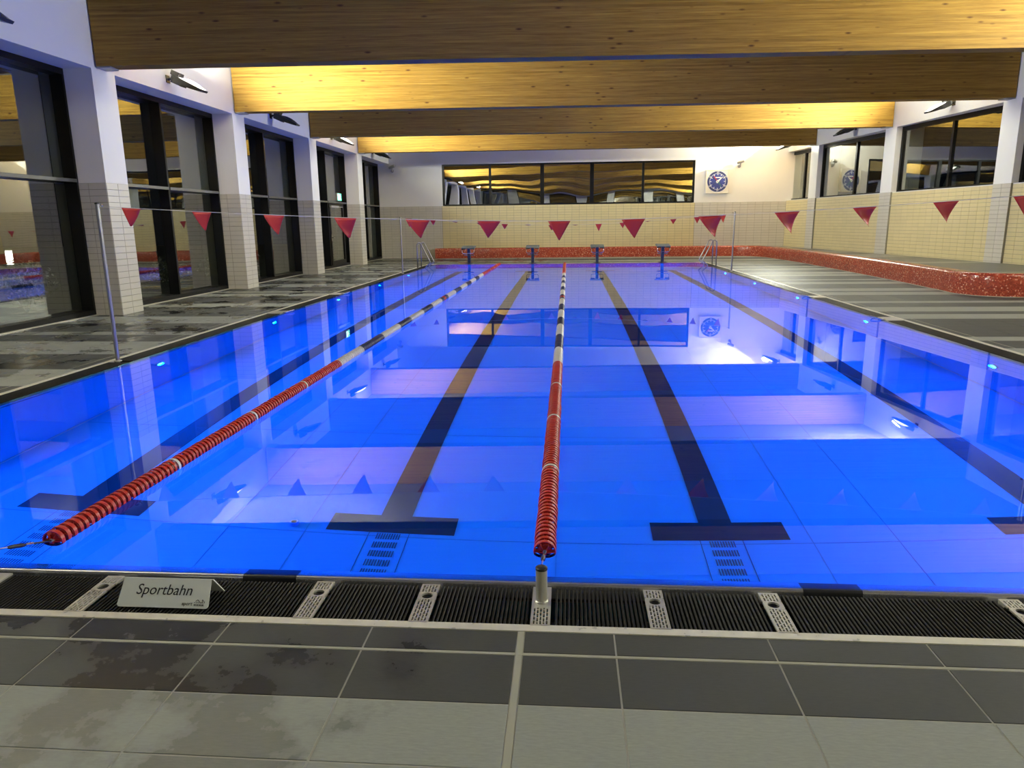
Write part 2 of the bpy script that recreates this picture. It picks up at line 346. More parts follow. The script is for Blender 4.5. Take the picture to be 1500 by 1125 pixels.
    def build(s, name, mat, parent=None, smooth=False, fix=True, **kw):
        me = s.mesh(name, smooth, fix); me.materials.append(mat)
        return link(name, me, parent, **kw)
def link(name, data, parent=None, loc=None, rotz=None, rot=None, label=None, cat=None, group=None, kind=None):
    o = bpy.data.objects.new(name, data); COL.objects.link(o)
    if parent: o.parent = parent
    if loc: o.location = loc
    if rotz is not None: o.rotation_euler = (0, 0, rotz)
    if rot is not None: o.rotation_euler = rot
    tag(o, label, cat, group, kind); return o
def tag(o, label=None, cat=None, group=None, kind=None):
    if label: o['label'] = label
    if cat: o['category'] = cat
    if group: o['group'] = group
    if kind: o['kind'] = kind
    return o
def thing(name, label, cat, loc=(0, 0, 0), rotz=0, group=None, kind=None):
    return link(name, None, None, loc, rotz, label=label, cat=cat, group=group, kind=kind)
def smooth_by_angle(o, deg=40):
    me = o.data
    for p in me.polygons: p.use_smooth = True
    try: me.set_sharp_from_angle(angle=math.radians(deg))
    except Exception: pass
    return o
def text(name, s, size, mat, parent, loc, rot, shear=0, ext=0.001, align='CENTER', xs=1.0):
    cu = bpy.data.curves.new(name, 'FONT'); cu.body = s; cu.size = size; cu.shear = shear; cu.extrude = ext; cu.align_x = align; cu.align_y = 'CENTER'
    cu.resolution_u = 3
    tmp = bpy.data.objects.new('tmp_text', cu); COL.objects.link(tmp); bpy.context.view_layer.update()
    me = bpy.data.meshes.new_from_object(tmp.evaluated_get(bpy.context.evaluated_depsgraph_get())); me.name = name
    bpy.data.objects.remove(tmp); me.materials.clear(); me.materials.append(mat)
    o = link(name, me, parent, loc, rot=rot); o.scale = (xs, 1, 1); return o
def arc(c, r, a0, a1, n, plane='xz', k=0.0):
    out = []
    for i in range(n + 1):
        a = math.radians(a0 + (a1 - a0) * i / n); p, q = c[0] + r * math.cos(a), c[1] + r * math.sin(a)
        out.append((p, k, q) if plane == 'xz' else (p, q, k) if plane == 'xy' else (k, p, q))
    return out
def area_light(name, parent, loc, direction, sx, sy, watts, col, spread=170, shape='RECTANGLE'):
    ld = bpy.data.lights.new(name, 'AREA'); ld.shape = shape; ld.size = sx; ld.size_y = sy; ld.energy = watts; ld.color = col; ld.spread = math.radians(spread)
    o = bpy.data.objects.new(name, ld); COL.objects.link(o); o.parent = parent; o.location = loc
    o.rotation_euler = Vector(direction).to_track_quat('-Z', 'Y').to_euler(); return o

# ------------------------------------------------------------------ dimensions measured from the photograph
XL = -7.965; LP = 5.27; LC0 = 9.82               # window wall face, column pitch, first column in view
TH = 0.11154; RORG = (10.762, 20.0, 0.0); RS = math.sqrt(1 + 0.112 ** 2)   # slanting wall: local x outward, local y along
YF, YB = 30.33, -7.5
ZT, ZS, ZC = 2.33, 4.21, 5.3                      # tile top, soffit, ceiling (window side)
ZTR, ZSR, ZCR = 2.38, 4.39, 5.5
def RU(y): return (y - 20.0) * RS
def rpoint(w_, u, z): 
    c, s = math.cos(TH), math.sin(TH); return Vector((RORG[0] + w_ * c - u * s, RORG[1] + w_ * s + u * c, z))
LCOL = [LC0 + LP * k for k in range(-3, 4)]       # column centres, window side
RCOL = [16.85 + 5.45 * k for k in range(-4, 3)]   # column centres (y), slanting side

# ------------------------------------------------------------------ tile panels
TW, THT, JT = 0.327, 0.1095, 0.007
def tiles(mb, o, u, n, width, z0, z1, u0=0.0, sink=0.0, collect=None):
    """stack-bond tiles on the vertical plane through o with horizontal direction u and outward normal n; each tile is a slab 4 mm proud"""
    u = Vector(u); n = Vector(n); o = Vector(o)
    rows = max(1, round((z1 - z0) / THT)); rh = (z1 - z0) / rows
    edges = [0.0]; x = u0 if u0 > 0.03 else TW
    while x < width - 0.03: edges.append(x); x += TW
    edges.append(width)
    h, t, ch = JT / 2, 0.005, 0.0015
    for a, b in zip(edges[:-1], edges[1:]):
        for r in range(rows):
            p0, p1, q0, q1 = a + h, b - h, z0 + r * rh + h, z0 + (r + 1) * rh - h
            base = [o + u * s + Vector((0, 0, q)) for s, q in ((p0, q0), (p1, q0), (p1, q1), (p0, q1))]
            front = [o + u * s + Vector((0, 0, q)) + n * t for s, q in ((p0 + ch, q0 + ch), (p1 - ch, q0 + ch), (p1 - ch, q1 - ch), (p0 + ch, q1 - ch))]
            tgt = mb if collect is None else MB()
            tgt.add(base + front, [(0, 1, 5, 4), (1, 2, 6, 5), (2, 3, 7, 6), (3, 0, 4, 7), (4, 5, 6, 7)])
            if collect is not None: collect.append(tgt)

# ================================================================== STRUCTURE
# ---- window wall (x = XL)
wl = MB()
wl.box(XL - 0.95, XL, YB, YF, ZS, ZC)
WALL_L = wl.build('wall_left', PLASTER, kind='structure', label='white plaster wall with tall windows between tiled columns', cat='wall')
for i, yc in enumerate(LCOL):
    c = MB(); c.box(XL - 0.95, XL, yc - 0.325, yc + 0.325, ZT, ZS)
    col = c.build('column', PLASTER, WALL_L)
    b = MB(); b.box(XL - 0.95, XL - 0.001, yc - 0.324, yc + 0.324, 0, ZT); b.build('column_base', GROUTD, col)
    if i == 3:
        parts = []
        tiles(None, (XL - 0.001, yc - 0.325, 0), (0, 1, 0), (1, 0, 0), 0.65, 0.0, ZT, collect=parts)
        tiles(None, (XL - 0.52, yc - 0.324, 0), (1, 0, 0), (0, -1, 0), 0.52, 0.0, ZT, u0=0.19, collect=parts)
        for p in parts: p.build('tile', TILE_C, col, fix=False)
        t = MB(); tiles(t, (XL, yc + 0.324, 0), (-1, 0, 0), (0, 1, 0), 0.52, 0.0, ZT); t.build('tiling', TILE_C, col, fix=False, kind='stuff')
    else:
        t = MB()
        tiles(t, (XL - 0.001, yc - 0.325, 0), (0, 1, 0), (1, 0, 0), 0.65, 0.0, ZT)
        tiles(t, (XL - 0.52, yc - 0.324, 0), (1, 0, 0), (0, -1, 0), 0.52, 0.0, ZT, u0=0.19)
        tiles(t, (XL, yc + 0.324, 0), (-1, 0, 0), (0, 1, 0), 0.52, 0.0, ZT)
        t.build('tiling', TILE_C, col, fix=False, kind='stuff')

# windows between the columns: black steel facade 0.4 m deep, glass at its outer side
XI, XG = -8.47, -8.70
LBAYS = [(a + 0.325, b - 0.325) for a, b in zip(LCOL[:-1], LCOL[1:])] + [(LCOL[-1] + 0.325, YF)] + [(YB, LCOL[0] - 0.325)]
NWIN = 0
DOORBAY = None
LWL = ['tall window bay beside the entrance wall', 'tall window bay next to the large pennant line', 'tall window bay with the glowing bollard behind its glass', 'tall window bay between the first two tiled columns, under a lit floodlight', 'tall window bay between the second and third tiled columns, under an unlit floodlight', 'tall window bay with the glass door and exit sign', 'narrow looking window bay in the corner with the end wall', 'tall window bay in the corner with the entrance wall']
for k, (y0, y1) in enumerate(LBAYS):
    NWIN += 1; ym = (y0 + y1) / 2
    W = thing('window_%d' % NWIN, LWL[k], 'window', (XI, ym, 0), kind='structure')
    d = XG - XI; a, b = y0 - ym, y1 - ym
    f = MB(); f.box(d, 0, a, a + 0.05, 0, ZS); f.box(d, 0, b - 0.05, b, 0, ZS); f.box(d, 0.0, a + 0.05, b - 0.05, ZS - 0.10, ZS); f.box(d, 0, a + 0.05, b - 0.05, 0, 0.10)
    f.build('frame', BLACKM, W)
    m = MB(); m.box(d, 0, -0.03, 0.03, 0.10, ZS - 0.10); m.build('mullion', BLACKM, W)
    for q0, q1 in ((a + 0.05, -0.03), (0.03, b - 0.05)):
        t = MB(); t.box(d, 0.01, q0, q1, 2.34, 2.40); t.build('transom', BLACKM, W)
        e = MB(); e.box(0.008, 0.014, q0, q1, 2.342, 2.398); e.build('transom_trim', TRIMG, W)
        for z0, z1 in ((0.10, 2.34), (2.40, ZS - 0.10)):
            g = MB(); g.box(d + 0.01, d + 0.018, q0, q1, z0, z1); g.build('pane', PANE, W)
    s = MB(); s.box(-0.005, 0.035, a, b, 0.0, 0.018); s.build('sill_strip', STEEL, W)
    if y0 < 23 < y1: DOORBAY = (y0, y1)

# ---- slanting wall on the bench side, local frame (x outward, y along)
WALL_R = link('wall_right', None, None, RORG, TH, label='slanted white wall with cream tiled base and high windows', cat='wall', kind='structure')
uA, uB = RU(YB) - 1.0, RU(YF) + 0.15
s = MB(); s.box(0.0, 0.9, uA, uB, ZSR, ZCR + 0.3); s.build('upper_wall', PLASTER, WALL_R)
RED = [(RU(y) - 0.33, RU(y) + 0.33) for y in RCOL]
for a, b in RED:
    c = MB(); c.box(0.0, 0.9, a, b, ZTR, ZSR); col = c.build('column', PLASTER, WALL_R)
    g = MB(); g.box(0.001, 0.6, a + 0.001, b - 0.001, 0, ZTR); g.build('column_base', GROUTD, col)
    t = MB(); tiles(t, (0.001, b, 0), (0, -1, 0), (-1, 0, 0), b - a, 0.0, ZTR); t.build('tiling', TILE_C, col, fix=False, kind='stuff')
RBAYS = [(p[1], q[0]) for p, q in zip(RED[:-1], RED[1:])] + [(RED[-1][1], uB)] + [(uA, RED[0][0])]
RW = 0
RWL = ['high window by the entrance wall', 'high window on the bench side near the entrance', 'high window on the bench side near the larger pennant line', 'high window on the bench side before the mosaic bend', 'wide high window above cream tiles, under a lit floodlight', 'high window above cream tiles, under an unlit floodlight', 'narrow high window in the corner beside the pace clock', 'high window in the corner with the entrance wall']
for kr, (a, b) in enumerate(RBAYS):
    g = MB(); g.box(0.055, 0.45, a, b, 0, ZTR - 0.02); pn = g.build('panel_base', GROUTD, WALL_R)
    t = MB(); tiles(t, (0.055, b, 0), (0, -1, 0), (-1, 0, 0), b - a, 0.0, ZTR - 0.02); t.build('tiling', TILE_Y, pn, fix=False, kind='stuff')
    l = MB(); l.box(0.05, 0.45, a, b, ZTR - 0.02, ZTR); l.build('sill', PLASTER, pn)
    NWIN += 1; um = (a + b) / 2; P = rpoint(0.30, um, ZTR)
    W = link('window_%d' % NWIN, None, None, P, TH + 0.05, label=RWL[kr], cat='window', kind='structure')
    A, B, H = a - um, b - um, ZSR - ZTR
    f = MB(); f.box(0, 0.12, A, A + 0.07, 0, H); f.box(0, 0.12, B - 0.09, B, 0, H); f.box(0, 0.12, A + 0.07, B - 0.09, H - 0.13, H); f.box(0, 0.12, A + 0.07, B - 0.09, 0, 0.06); f.build('frame', BLACKM, W)
    m = MB(); m.box(0, 0.12, -0.045, 0.045, 0.06, H - 0.13); m.build('mullion', BLACKM, W)
    for q0, q1 in ((A + 0.07, -0.045), (0.045, B - 0.09)):
        g = MB(); g.box(0.05, 0.058, q0, q1, 0.06, H - 0.13); g.build('pane', PANE, W)

# ---- far wall
XRF = RORG[0] - 0.112 * (YF - 20) + 0.6
WX0, WX1, WZ0, WZ1 = -5.55, 5.67, 2.34, 4.14
f = MB(); f.box(-8.95, WX0, YF, YF + 0.4, ZT, 5.9); f.box(WX1, XRF, YF, YF + 0.4, ZT, 5.9); f.box(WX0, WX1, YF, YF + 0.4, WZ1, 5.9); f.box(-8.95, XRF, YF + 0.006, YF + 0.4, -0.2, ZT)
WALL_F = f.build('wall_far', PLASTER, kind='structure', label='white end wall with tiled base and a ribbon window', cat='wall')
g = MB(); g.box(-8.5, XRF, YF + 0.001, YF + 0.01, 0, ZT); g.build('tile_bed', GROUTD, WALL_F)
t = MB(); tiles(t, (-8.5, YF + 0.001, 0), (1, 0, 0), (0, -1, 0), WX0 - 0.05 + 8.5, 0, ZT, u0=0.2); tiles(t, (WX1 + 0.05, YF + 0.001, 0), (1, 0, 0), (0, -1, 0), XRF - WX1 - 0.1, 0, ZT)
t.build('tiling', TILE_C, WALL_F, fix=False, kind='stuff')
t = MB(); tiles(t, (WX0 - 0.04, YF - 0.006, 0), (1, 0, 0), (0, -1, 0), WX1 - WX0 + 0.08, 0, ZT); t.build('tiling', TILE_Y, WALL_F, fix=False, kind='stuff')
g = MB(); g.box(WX0 - 0.04, WX1 + 0.04, YF - 0.006, YF + 0.01, 0, ZT); g.build('tile_bed', GROUTD, WALL_F)
NWIN += 1
W = thing('window_%d' % NWIN, 'long black-framed ribbon window high in the end wall', 'window', (0, YF, WZ0), kind='structure')
H = WZ1 - WZ0
f = MB(); f.box(WX0, WX1, 0.02, 0.16, 0, 0.06); f.box(WX0, WX1, 0.02, 0.16, H - 0.07, H); f.box(WX0, WX0 + 0.09, 0.02, 0.16, 0.06, H - 0.07); f.box(WX1 - 0.09, WX1, 0.02, 0.16, 0.06, H - 0.07); f.build('frame', BLACKM, W)
mul = [(-3.38, 0.05), (-1.04, 0.085), (1.17, 0.085), (3.42, 0.05)]
for x, h in mul:
    m = MB(); m.box(x - h, x + h, 0.02, 0.16, 0.06, H - 0.07); m.build('mullion', BLACKM, W)
xs = [(WX0 + 0.09, mul[0][0] - mul[0][1])] + [(mul[i][0] + mul[i][1], mul[i + 1][0] - mul[i + 1][1]) for i in range(3)] + [(mul[3][0] + mul[3][1], WX1 - 0.09)]
for a, b in xs:
    g = MB(); g.box(a, b, 0.06, 0.068, 0.06, H - 0.07); g.build('pane', PANE_FAR, W)

# ---- wall behind the camera, seen mirrored in the windows
f = MB(); f.box(-8.95, 15, YB - 0.4, YB, 4.3, 5.9); f.box(-8.95, 15, YB - 0.4, YB, 0, 0.3)
bx = [-8.4, -5.2, -2.0, 1.2, 4.4, 7.6, 10.8, 13.6]
for x in bx: f.box(x - 0.4, x + 0.4, YB - 0.4, YB, 0.3, 4.3)
f.build('wall_back', PLASTER, kind='structure', label='white wall with dark windows, facing the ribbon window', cat='wall')
for a, b in zip(bx[:-1], bx[1:]):
    NWIN += 1
    W = thing('window_%d' % NWIN, 'dark window between white piers, facing the ribbon window', 'window', ((a + b) / 2, YB, 0.3), kind='structure')
    hw = (b - a) / 2 - 0.4
    f = MB(); f.box(-hw, -hw + 0.06, -0.3, -0.2, 0, 4.0); f.box(hw - 0.06, hw, -0.3, -0.2, 0, 4.0); f.box(-hw + 0.06, hw - 0.06, -0.3, -0.2, 0, 0.06); f.box(-hw + 0.06, hw - 0.06, -0.3, -0.2, 3.94, 4.0); f.build('frame', BLACKM, W)
    g = MB(); g.box(-hw + 0.06, hw - 0.06, -0.26, -0.25, 0.06, 3.94); g.build('pane', PANE, W)

# ---- ceiling and glulam beams
f = MB(); xr0, xr1 = RORG[0] - 0.112 * (YB - 20) + 0.3, RORG[0] - 0.112 * (YF - 20) + 0.3
f.add([(-8.95, YB - 0.4, ZC), (xr0, YB - 0.4, ZCR), (xr1, YF + 0.4, ZCR), (-8.95, YF + 0.4, ZC), (-8.95, YB - 0.4, ZC + 0.2), (xr0, YB - 0.4, ZCR + 0.2), (xr1, YF + 0.4, ZCR + 0.2), (-8.95, YF + 0.4, ZC + 0.2)],
      [(0, 1, 2, 3), (7, 6, 5, 4), (0, 4, 5, 1), (1, 5, 6, 2), (2, 6, 7, 3), (3, 7, 4, 0)])
f.build('ceiling', CEIL, kind='structure', label='plain ceiling boards above the beams', cat='ceiling')
BEAMLAB = {3: 'huge glulam roof beam resting on the column beside the tall flag pole', 4: 'glulam roof beam above the second tiled column, lit golden at its window end',
           5: 'glulam roof beam lit golden at its bench end, dark at the window end', 6: 'glulam roof beam before the ribbon window'}
for i, yc in enumerate(LCOL):
    L = Vector((XL + 0.02, yc - 0.06, 4.255)); yr = RCOL[i] + 0.06
    Rr = Vector((RORG[0] - 0.112 * (yr - 20) - 0.02, yr, 4.43)); d = Rr - L; ln = d.length
    o = MB(); o.cbox(0, ln, -0.17, 0.17, 0, 1.04, 0.0)
    ob = o.build('ceiling_beam', WOOD, None, loc=L, rot=(0, -math.asin(d.z / ln), math.atan2(d.y, d.x)), kind='structure', label=BEAMLAB.get(i, 'glulam roof beam crossing the hall near the entrance'), cat='beam', group='glulam roof beams')
    for x0, x1 in ((-0.012, 0.22), (ln - 0.22, ln + 0.012)):
        p = MB(); p.box(x0, x1, -0.15, 0.15, -0.025, 0.0); p.build('bearing_plate', GREYPL, ob)

# ================================================================== POOL
PX, PY, PD = 5.0, 25.0, 1.8
b = MB()
b.box(-PX, PX, 0, PY, -PD - 0.1, -PD)
b.box(-PX - 0.05, -PX, -0.05, PY + 0.05, -PD - 0.1, -0.05); b.box(PX, PX + 0.05, -0.05, PY + 0.05, -PD - 0.1, -0.05)
b.box(-PX, PX, -0.05, 0, -PD - 0.1, -0.05); b.box(-PX, PX, PY, PY + 0.05, -PD - 0.1, -0.05)
BASIN = b.build('pool_basin', POOLM, kind='structure', label='steel swimming pool basin with black lane lines', cat='pool')
# welded sheet seams of the floor
s = MB()
for y in range(1, 13): s.box(-PX, PX, y * 2 - 0.004, y * 2 + 0.004, -PD, -PD + 0.003)
for x in (-2.5, -1.9, 0.03, 1.9, 2.5): s.box(x - 0.003, x + 0.003, 0, PY, -PD, -PD + 0.003)
s.build('floor_seams', simple('seam_steel', (0.06, 0.26, 0.36), 0.5, noise=0.1), BASIN, kind='stuff')
cv = MB()
for sx in (-1, 1): cv.tube([(sx * (PX - 0.012), 0, -PD + 0.012), (sx * (PX - 0.012), PY, -PD + 0.012)], 0.012, 6)
cv.build('corner_weld', STEEL, BASIN, kind='stuff')
for x in (-3.75, -1.25, 1.25, 3.75):
    z = -PD + 0.006
    o = MB(); o.box(x - 0.125, x + 0.125, 2.30, PY - 2.30, -PD, z); o.box(x - 0.5, x + 0.5, 2.05, 2.30, -PD, z); o.box(x - 0.5, x + 0.5, PY - 2.30, PY - 2.05, -PD, z)
    o.build('lane_line', LINEM, BASIN)
    sl = MB()
    y = 0.35
    while y < 2.0:
        for k in range(10):
            xx = x - 0.0865 + k * 0.0192; sl.box(xx - 0.0035, xx + 0.0035, y, y + 0.075, -PD, -PD + 0.004)
        y += 0.115
    for sx in (-0.155, 0.155): sl.box(x + sx - 0.002, x + sx + 0.002, 0, 2.05, -PD, -PD + 0.003)
    sl.build('inlet_slots', SLOTM, BASIN, kind='stuff')
# rolled overflow lip, black where the lane lines run up over it
prof = [(0.0, -0.06), (-0.002, -0.020), (-0.008, -0.014), (-0.055, -0.007), (-0.070, 0.0), (-0.078, -0.003), (-0.083, -0.012), (-0.085, -0.05), (-0.085, -0.09), (0.0, -0.09)]
def lip(edge, a, b, mat):
    # edge: 'near','far','left','right'; runs from a to b along the edge
    vs = []; n = len(prof)
    for q in (a, b):
        for t, z in prof:
            if edge == 'near': vs.append((q, t, z))
            elif edge == 'far': vs.append((q, PY - t, z))
            elif edge == 'left': vs.append((-PX + t, q, z))
            else: vs.append((PX - t, q, z))
    m = MB(); m.add(vs, [(i, (i + 1) % n, n + (i + 1) % n, n + i) for i in range(n)] + [tuple(range(n)), tuple(range(2 * n - 1, n - 1, -1))])
    return smooth_by_angle(m.build('overflow_lip', mat, BASIN), 50)
LIPM = simple('lip_steel', (0.50, 0.50, 0.52), 0.25, metal=0.75, noise=0.05, nscale=5)
cuts = [-PX]
for x in (-3.75, -1.25, 1.25, 3.75): cuts += [x - 0.125, x + 0.125]
cuts += [PX]
for e in ('near', 'far'):
    for i in range(len(cuts) - 1): lip(e, cuts[i], cuts[i + 1], LINEM if i % 2 else LIPM)
for e in ('left', 'right'): lip(e, -0.05, PY + 0.05, LIPM)
# water
wm = MB(); NX, NY = 10, 26
wm.add([(-PX - 0.069, -0.069, 0), (PX + 0.069, -0.069, 0), (PX + 0.069, PY + 0.069, 0), (-PX - 0.069, PY + 0.069, 0)], [(0, 1, 2, 3)])
wm.build('pool_water', WATER, fix=False, kind='stuff', label='still pool water lit blue from below', cat='water')
# underwater lights
for sx in (-1, 1):
    for k in range(7):
        y = 1.9 + 3.6 * k - (0.3 if sx > 0 else 0) * 0
        T = thing('underwater_light', 'round blue underwater lamp in the pool wall ' + ('below the tall windows' if sx < 0 else 'on the mosaic bench side'), 'lamp', (sx * PX, y, -0.62), 0 if sx < 0 else PI, group='underwater lamps, window side' if sx < 0 else 'underwater lamps, bench side')
        r = MB(); r.lathe([(0.085, 0.0), (0.085, 0.012), (0.065, 0.016), (0.062, 0.004)], 20, 'x'); r.build('rim', STEEL, T, smooth=False)
        l = MB(); l.lathe([(0.062, 0.002), (0.062, 0.006), (0.03, 0.009), (0.004, 0.0095)], 20, 'x'); l.build('lens', POOLLENS, T, smooth=True)
        area_light('lamp_beam', T, (0.03, 0, 0), (1, 0, -0.12), 0.12, 0.12, POOL_W, POOL_C, 175, 'DISK')

# ================================================================== FLOOR
GS0, GS1, ST1, NT1 = 0.105, 0.425, 0.47, 0.615      # near gutter: grate from/to, steel strip to, narrow tile to
SS0, SS1, ST2, NT2 = 0.105, 0.36, 0.40, 0.53         # other three edges
fb = MB()
XA, XB = XL - 0.95, 14.5
fb.box(XA, XB, YB, -ST1, -0.2, -0.0022); fb.box(XA, XB, PY + ST2, YF + 0.1, -0.2, -0.0022)
fb.box(XA, -PX - ST2, -ST1, PY + ST2, -0.2, -0.0022); fb.box(PX + ST2, XB, -ST1, PY + ST2, -0.2, -0.0022)
FLOOR = fb.build('floor', GROUT, kind='structure', label='grey stoneware deck tiles in dark and light stripes around the pool', cat='floor')
# gutter channel bottom
fb = MB()
fb.box(-PX - ST2, PX + ST2, -ST1, -GS0 + 0.0, -0.30, -0.16); fb.box(-PX - ST2, PX + ST2, PY + SS0, PY + ST2, -0.30, -0.16)
fb.box(-PX - ST2, -PX - SS0, -GS0, PY + SS0, -0.30, -0.16); fb.box(PX + SS0, PX + ST2, -GS0, PY + SS0, -0.30, -0.16)
fb.build('gutter_channel', BLACKP, FLOOR)
TD, TL = MB(), MB()
def floor_tile(x0, x1, y0, y1, dark, part=False):
    g = 0.0035
    if part:
        m = MB(); m.cbox(x0 + g, x1 - g, y0 + g, y1 - g, -0.012, 0.0, 0.0012); m.build('tile', DECK_D if dark else DECK_L, FLOOR, fix=False)
    else:
        m = TD if dark else TL
        m.add([(x0 + g, y0 + g, -0.006), (x1 - g, y0 + g, -0.006), (x1 - g, y1 - g, -0.006), (x0 + g, y1 - g, -0.006), (x0 + g, y0 + g, 0), (x1 - g, y0 + g, 0), (x1 - g, y1 - g, 0), (x0 + g, y1 - g, 0)],
              [(0, 1, 5, 4), (1, 2, 6, 5), (2, 3, 7, 6), (3, 0, 4, 7), (4, 5, 6, 7)])
XJ = [-0.665 - 0.583 * k for k in range(14, -1, -1)] + [-0.08, 0.0, 0.0]
xcols = []
xs_ = sorted([-0.665 - 0.583 * k for k in range(15)])
xs_[0] = XA
for a, b in zip(xs_[:-1], xs_[1:]): xcols.append((a, b))
xcols.append((-0.665, -0.083)); xcols.append((-0.058, 0.289))
x = 0.289
while x < XB - 0.05: xcols.append((x, min(x + 0.582, XB))); x += 0.582
rows = [(-NT1, -ST1, True), (-0.912, -NT1 - 0.014, True)]
y = -0.912; pat = [0, 0, 1, 0, 1, 1, 1, 0, 0, 1, 0, 1, 1, 0, 0, 0, 1, 0, 1, 1, 0, 0, 1]
for k in range(23):
    if y - 0.293 < YB: break
    rows.append((y - 0.293, y, bool(pat[k]))); y -= 0.293
for r, (y0, y1, dk) in enumerate(rows):
    for a, b in xcols:
        floor_tile(a, b, y0, y1, dk, part=(r < 4 and a > -3.3 and b < 3.0))
# expansion joints filled with light sealant
j = MB(); j.box(XA, XB, -NT1 - 0.014, -NT1, -0.01, -0.0005); j.build('expansion_joint', GROUTL, FLOOR)
j = MB(); j.box(-0.083, -0.058, -2.6, -ST1, -0.01, -0.0008); j.build('expansion_joint', GROUTL, FLOOR)
# side decks: rows along y in dark and light bands
def bands(marks, y0, y1, rnd):
    out = []; R_ = random.Random(rnd); y = y0; dk = True
    edges = sorted(marks)
    while y < edges[0][0] - 0.2:
        n = R_.choice([1, 2, 2, 3]); e = min(y + 0.3 * n, edges[0][0]); out.append((y, e, dk)); y = e; dk = not dk
    for a, b, d in edges: out.append((a, b, d)); y = b
    dk = not edges[-1][2]
    while y < y1:
        n = R_.choice([1, 2, 2, 3] if not dk else [1, 2, 4, 5]); e = min(y + 0.3 * n, y1); out.append((y, e, dk)); y = e; dk = not dk
    return out
lm = [(4.02, 4.59, False), (4.59, 5.55, True), (5.55, 6.55, False), (6.55, 7.16, True), (7.16, 7.47, False), (7.47, 8.4, True)]
rm = [(5.2, 6.06, False), (6.06, 6.63, True), (6.63, 6.96, False), (6.96, 8.8, True), (8.8, 9.38, False), (9.38, 9.74, True), (9.74, 10.41, False), (10.41, 11.07, True), (11.07, 11.4, False), (11.4, 12.6, True)]
for side, mk in ((-1, lm), (1, rm)):
    for a, b, dk in bands(mk, -ST1, PY + ST2, 3 + side):
        n = max(1, round((b - a) / 0.3)); h = (b - a) / n
        for k in range(n):
            ya, yb = a + k * h, a + (k + 1) * h
            e = PX + NT2
            if side < 0:
                floor_tile(-e, -PX - ST2, ya, yb, dk)
                x = -e - 0.014
                while x > XA + 0.02: floor_tile(max(x - 0.585, XA), x, ya, yb, dk, part=(3.6 < ya < 8.2 and x > -8.4)); x -= 0.585
            else:
                floor_tile(PX + ST2, e, ya, yb, dk)
                x = e + 0.014
                while x < XB - 0.02: floor_tile(x, min(x + 0.585, XB), ya, yb, dk, part=(4.6 < ya < 8.2 and x < 8.2)); x += 0.585
for sx in (-1, 1):
    e = sx * (PX + NT2 + 0.007); j = MB(); j.box(e - 0.007, e + 0.007, -ST1, PY + ST2, -0.01, -0.0005); j.build('expansion_joint', GROUTL, FLOOR)
# far deck
for a, b, dk in bands([(PY + ST2, PY + 0.9, False), (PY + 0.9, PY + 1.5, True)], PY + ST2, YF, 11):
    n = max(1, round((b - a) / 0.3)); h = (b - a) / n
    for k in range(n):
        x = XA
        while x < 10.5: floor_tile(x, x + 0.585, a + k * h, min(a + (k + 1) * h, YF), dk); x += 0.585
TD.build('tiling', DECK_D, FLOOR, fix=False, kind='stuff'); TL.build('tiling', DECK_L, FLOOR, fix=False, kind='stuff')
# slot drain in front of the windows
for (y0, y1) in LBAYS[2:7]:
    d = MB(); d.box(XL - 0.035, XL + 0.0, y0 + 0.01, y1 - 0.01, -0.005, 0.0015); d.build('drain_slot', BLACKP, FLOOR)

# ---- red mosaic bench / platform edge
path = [(-5.9, 29.88)]
n = 24
for k in range(1, n + 1): path.append((-5.9 + (7.15 + 5.9) * k / n, 29.88))
path += [(p[0], p[1]) for p in arc((7.15, 28.58), 1.3, 88, 4, 10, 'xy')]
path += [(8.52, 27.2), (8.60, 25.5), (8.62, 23.5), (8.58, 21.5), (8.53, 19.5), (8.47, 17.5), (8.39, 15.5), (8.31, 14.2), (8.24, 13.3)]
path += [(p[0], p[1]) for p in arc((9.10, 12.85), 0.90, 175, 268, 10, 'xy')]
path += [(9.7, 11.93), (10.6, 11.92), (11.6, 11.9)]
BH = 0.46
pr = [(0.0, 0.0), (0.0, 0.15), (0.0, BH - 0.07), (0.008, BH - 0.04), (0.03, BH - 0.012), (0.065, BH), (0.30, BH), (0.34, BH - 0.02), (0.35, BH - 0.08)]
def sweep(path, pr):
    m = MB(); m.uv = []; P = [Vector((x, y)) for x, y in path]; L = 0.0; n = len(pr); vl = [0.0]
    for i in range(1, n): vl.append(vl[-1] + math.hypot(pr[i][0] - pr[i - 1][0], pr[i][1] - pr[i - 1][1]))
    for i, p in enumerate(P):
        if i: L += (p - P[i - 1]).length
        t = (P[min(i + 1, len(P) - 1)] - P[max(0, i - 1)]).normalized(); nrm = Vector((-t.y, t.x))   # to the left of travel = away from the pool
        for k, (a, z) in enumerate(pr):
            q = p + nrm * a; m.v.append((q.x, q.y, z)); m.uv.append((L, vl[k]))
    for i in range(len(P) - 1):
        for k in range(n - 1): m.f.append((i * n + k, (i + 1) * n + k, (i + 1) * n + k + 1, i * n + k + 1))
    m.f.append(tuple(range(n - 1, -1, -1))); m.f.append(tuple((len(P) - 1) * n + k for k in range(n)))
    return m
bench = sweep(path, pr).build('mosaic_bench', MOSAIC, None, label='low bench wall of red glass mosaic curving around the deck', cat='bench')
smooth_by_angle(bench, 60)
sk = sweep([(x, y) for x, y in path], [(-0.012, 0.0), (-0.012, 0.012), (0.0, 0.012)]); sk.uv = None
sk.build('plinth_joint', GROUTL, bench, smooth=True)
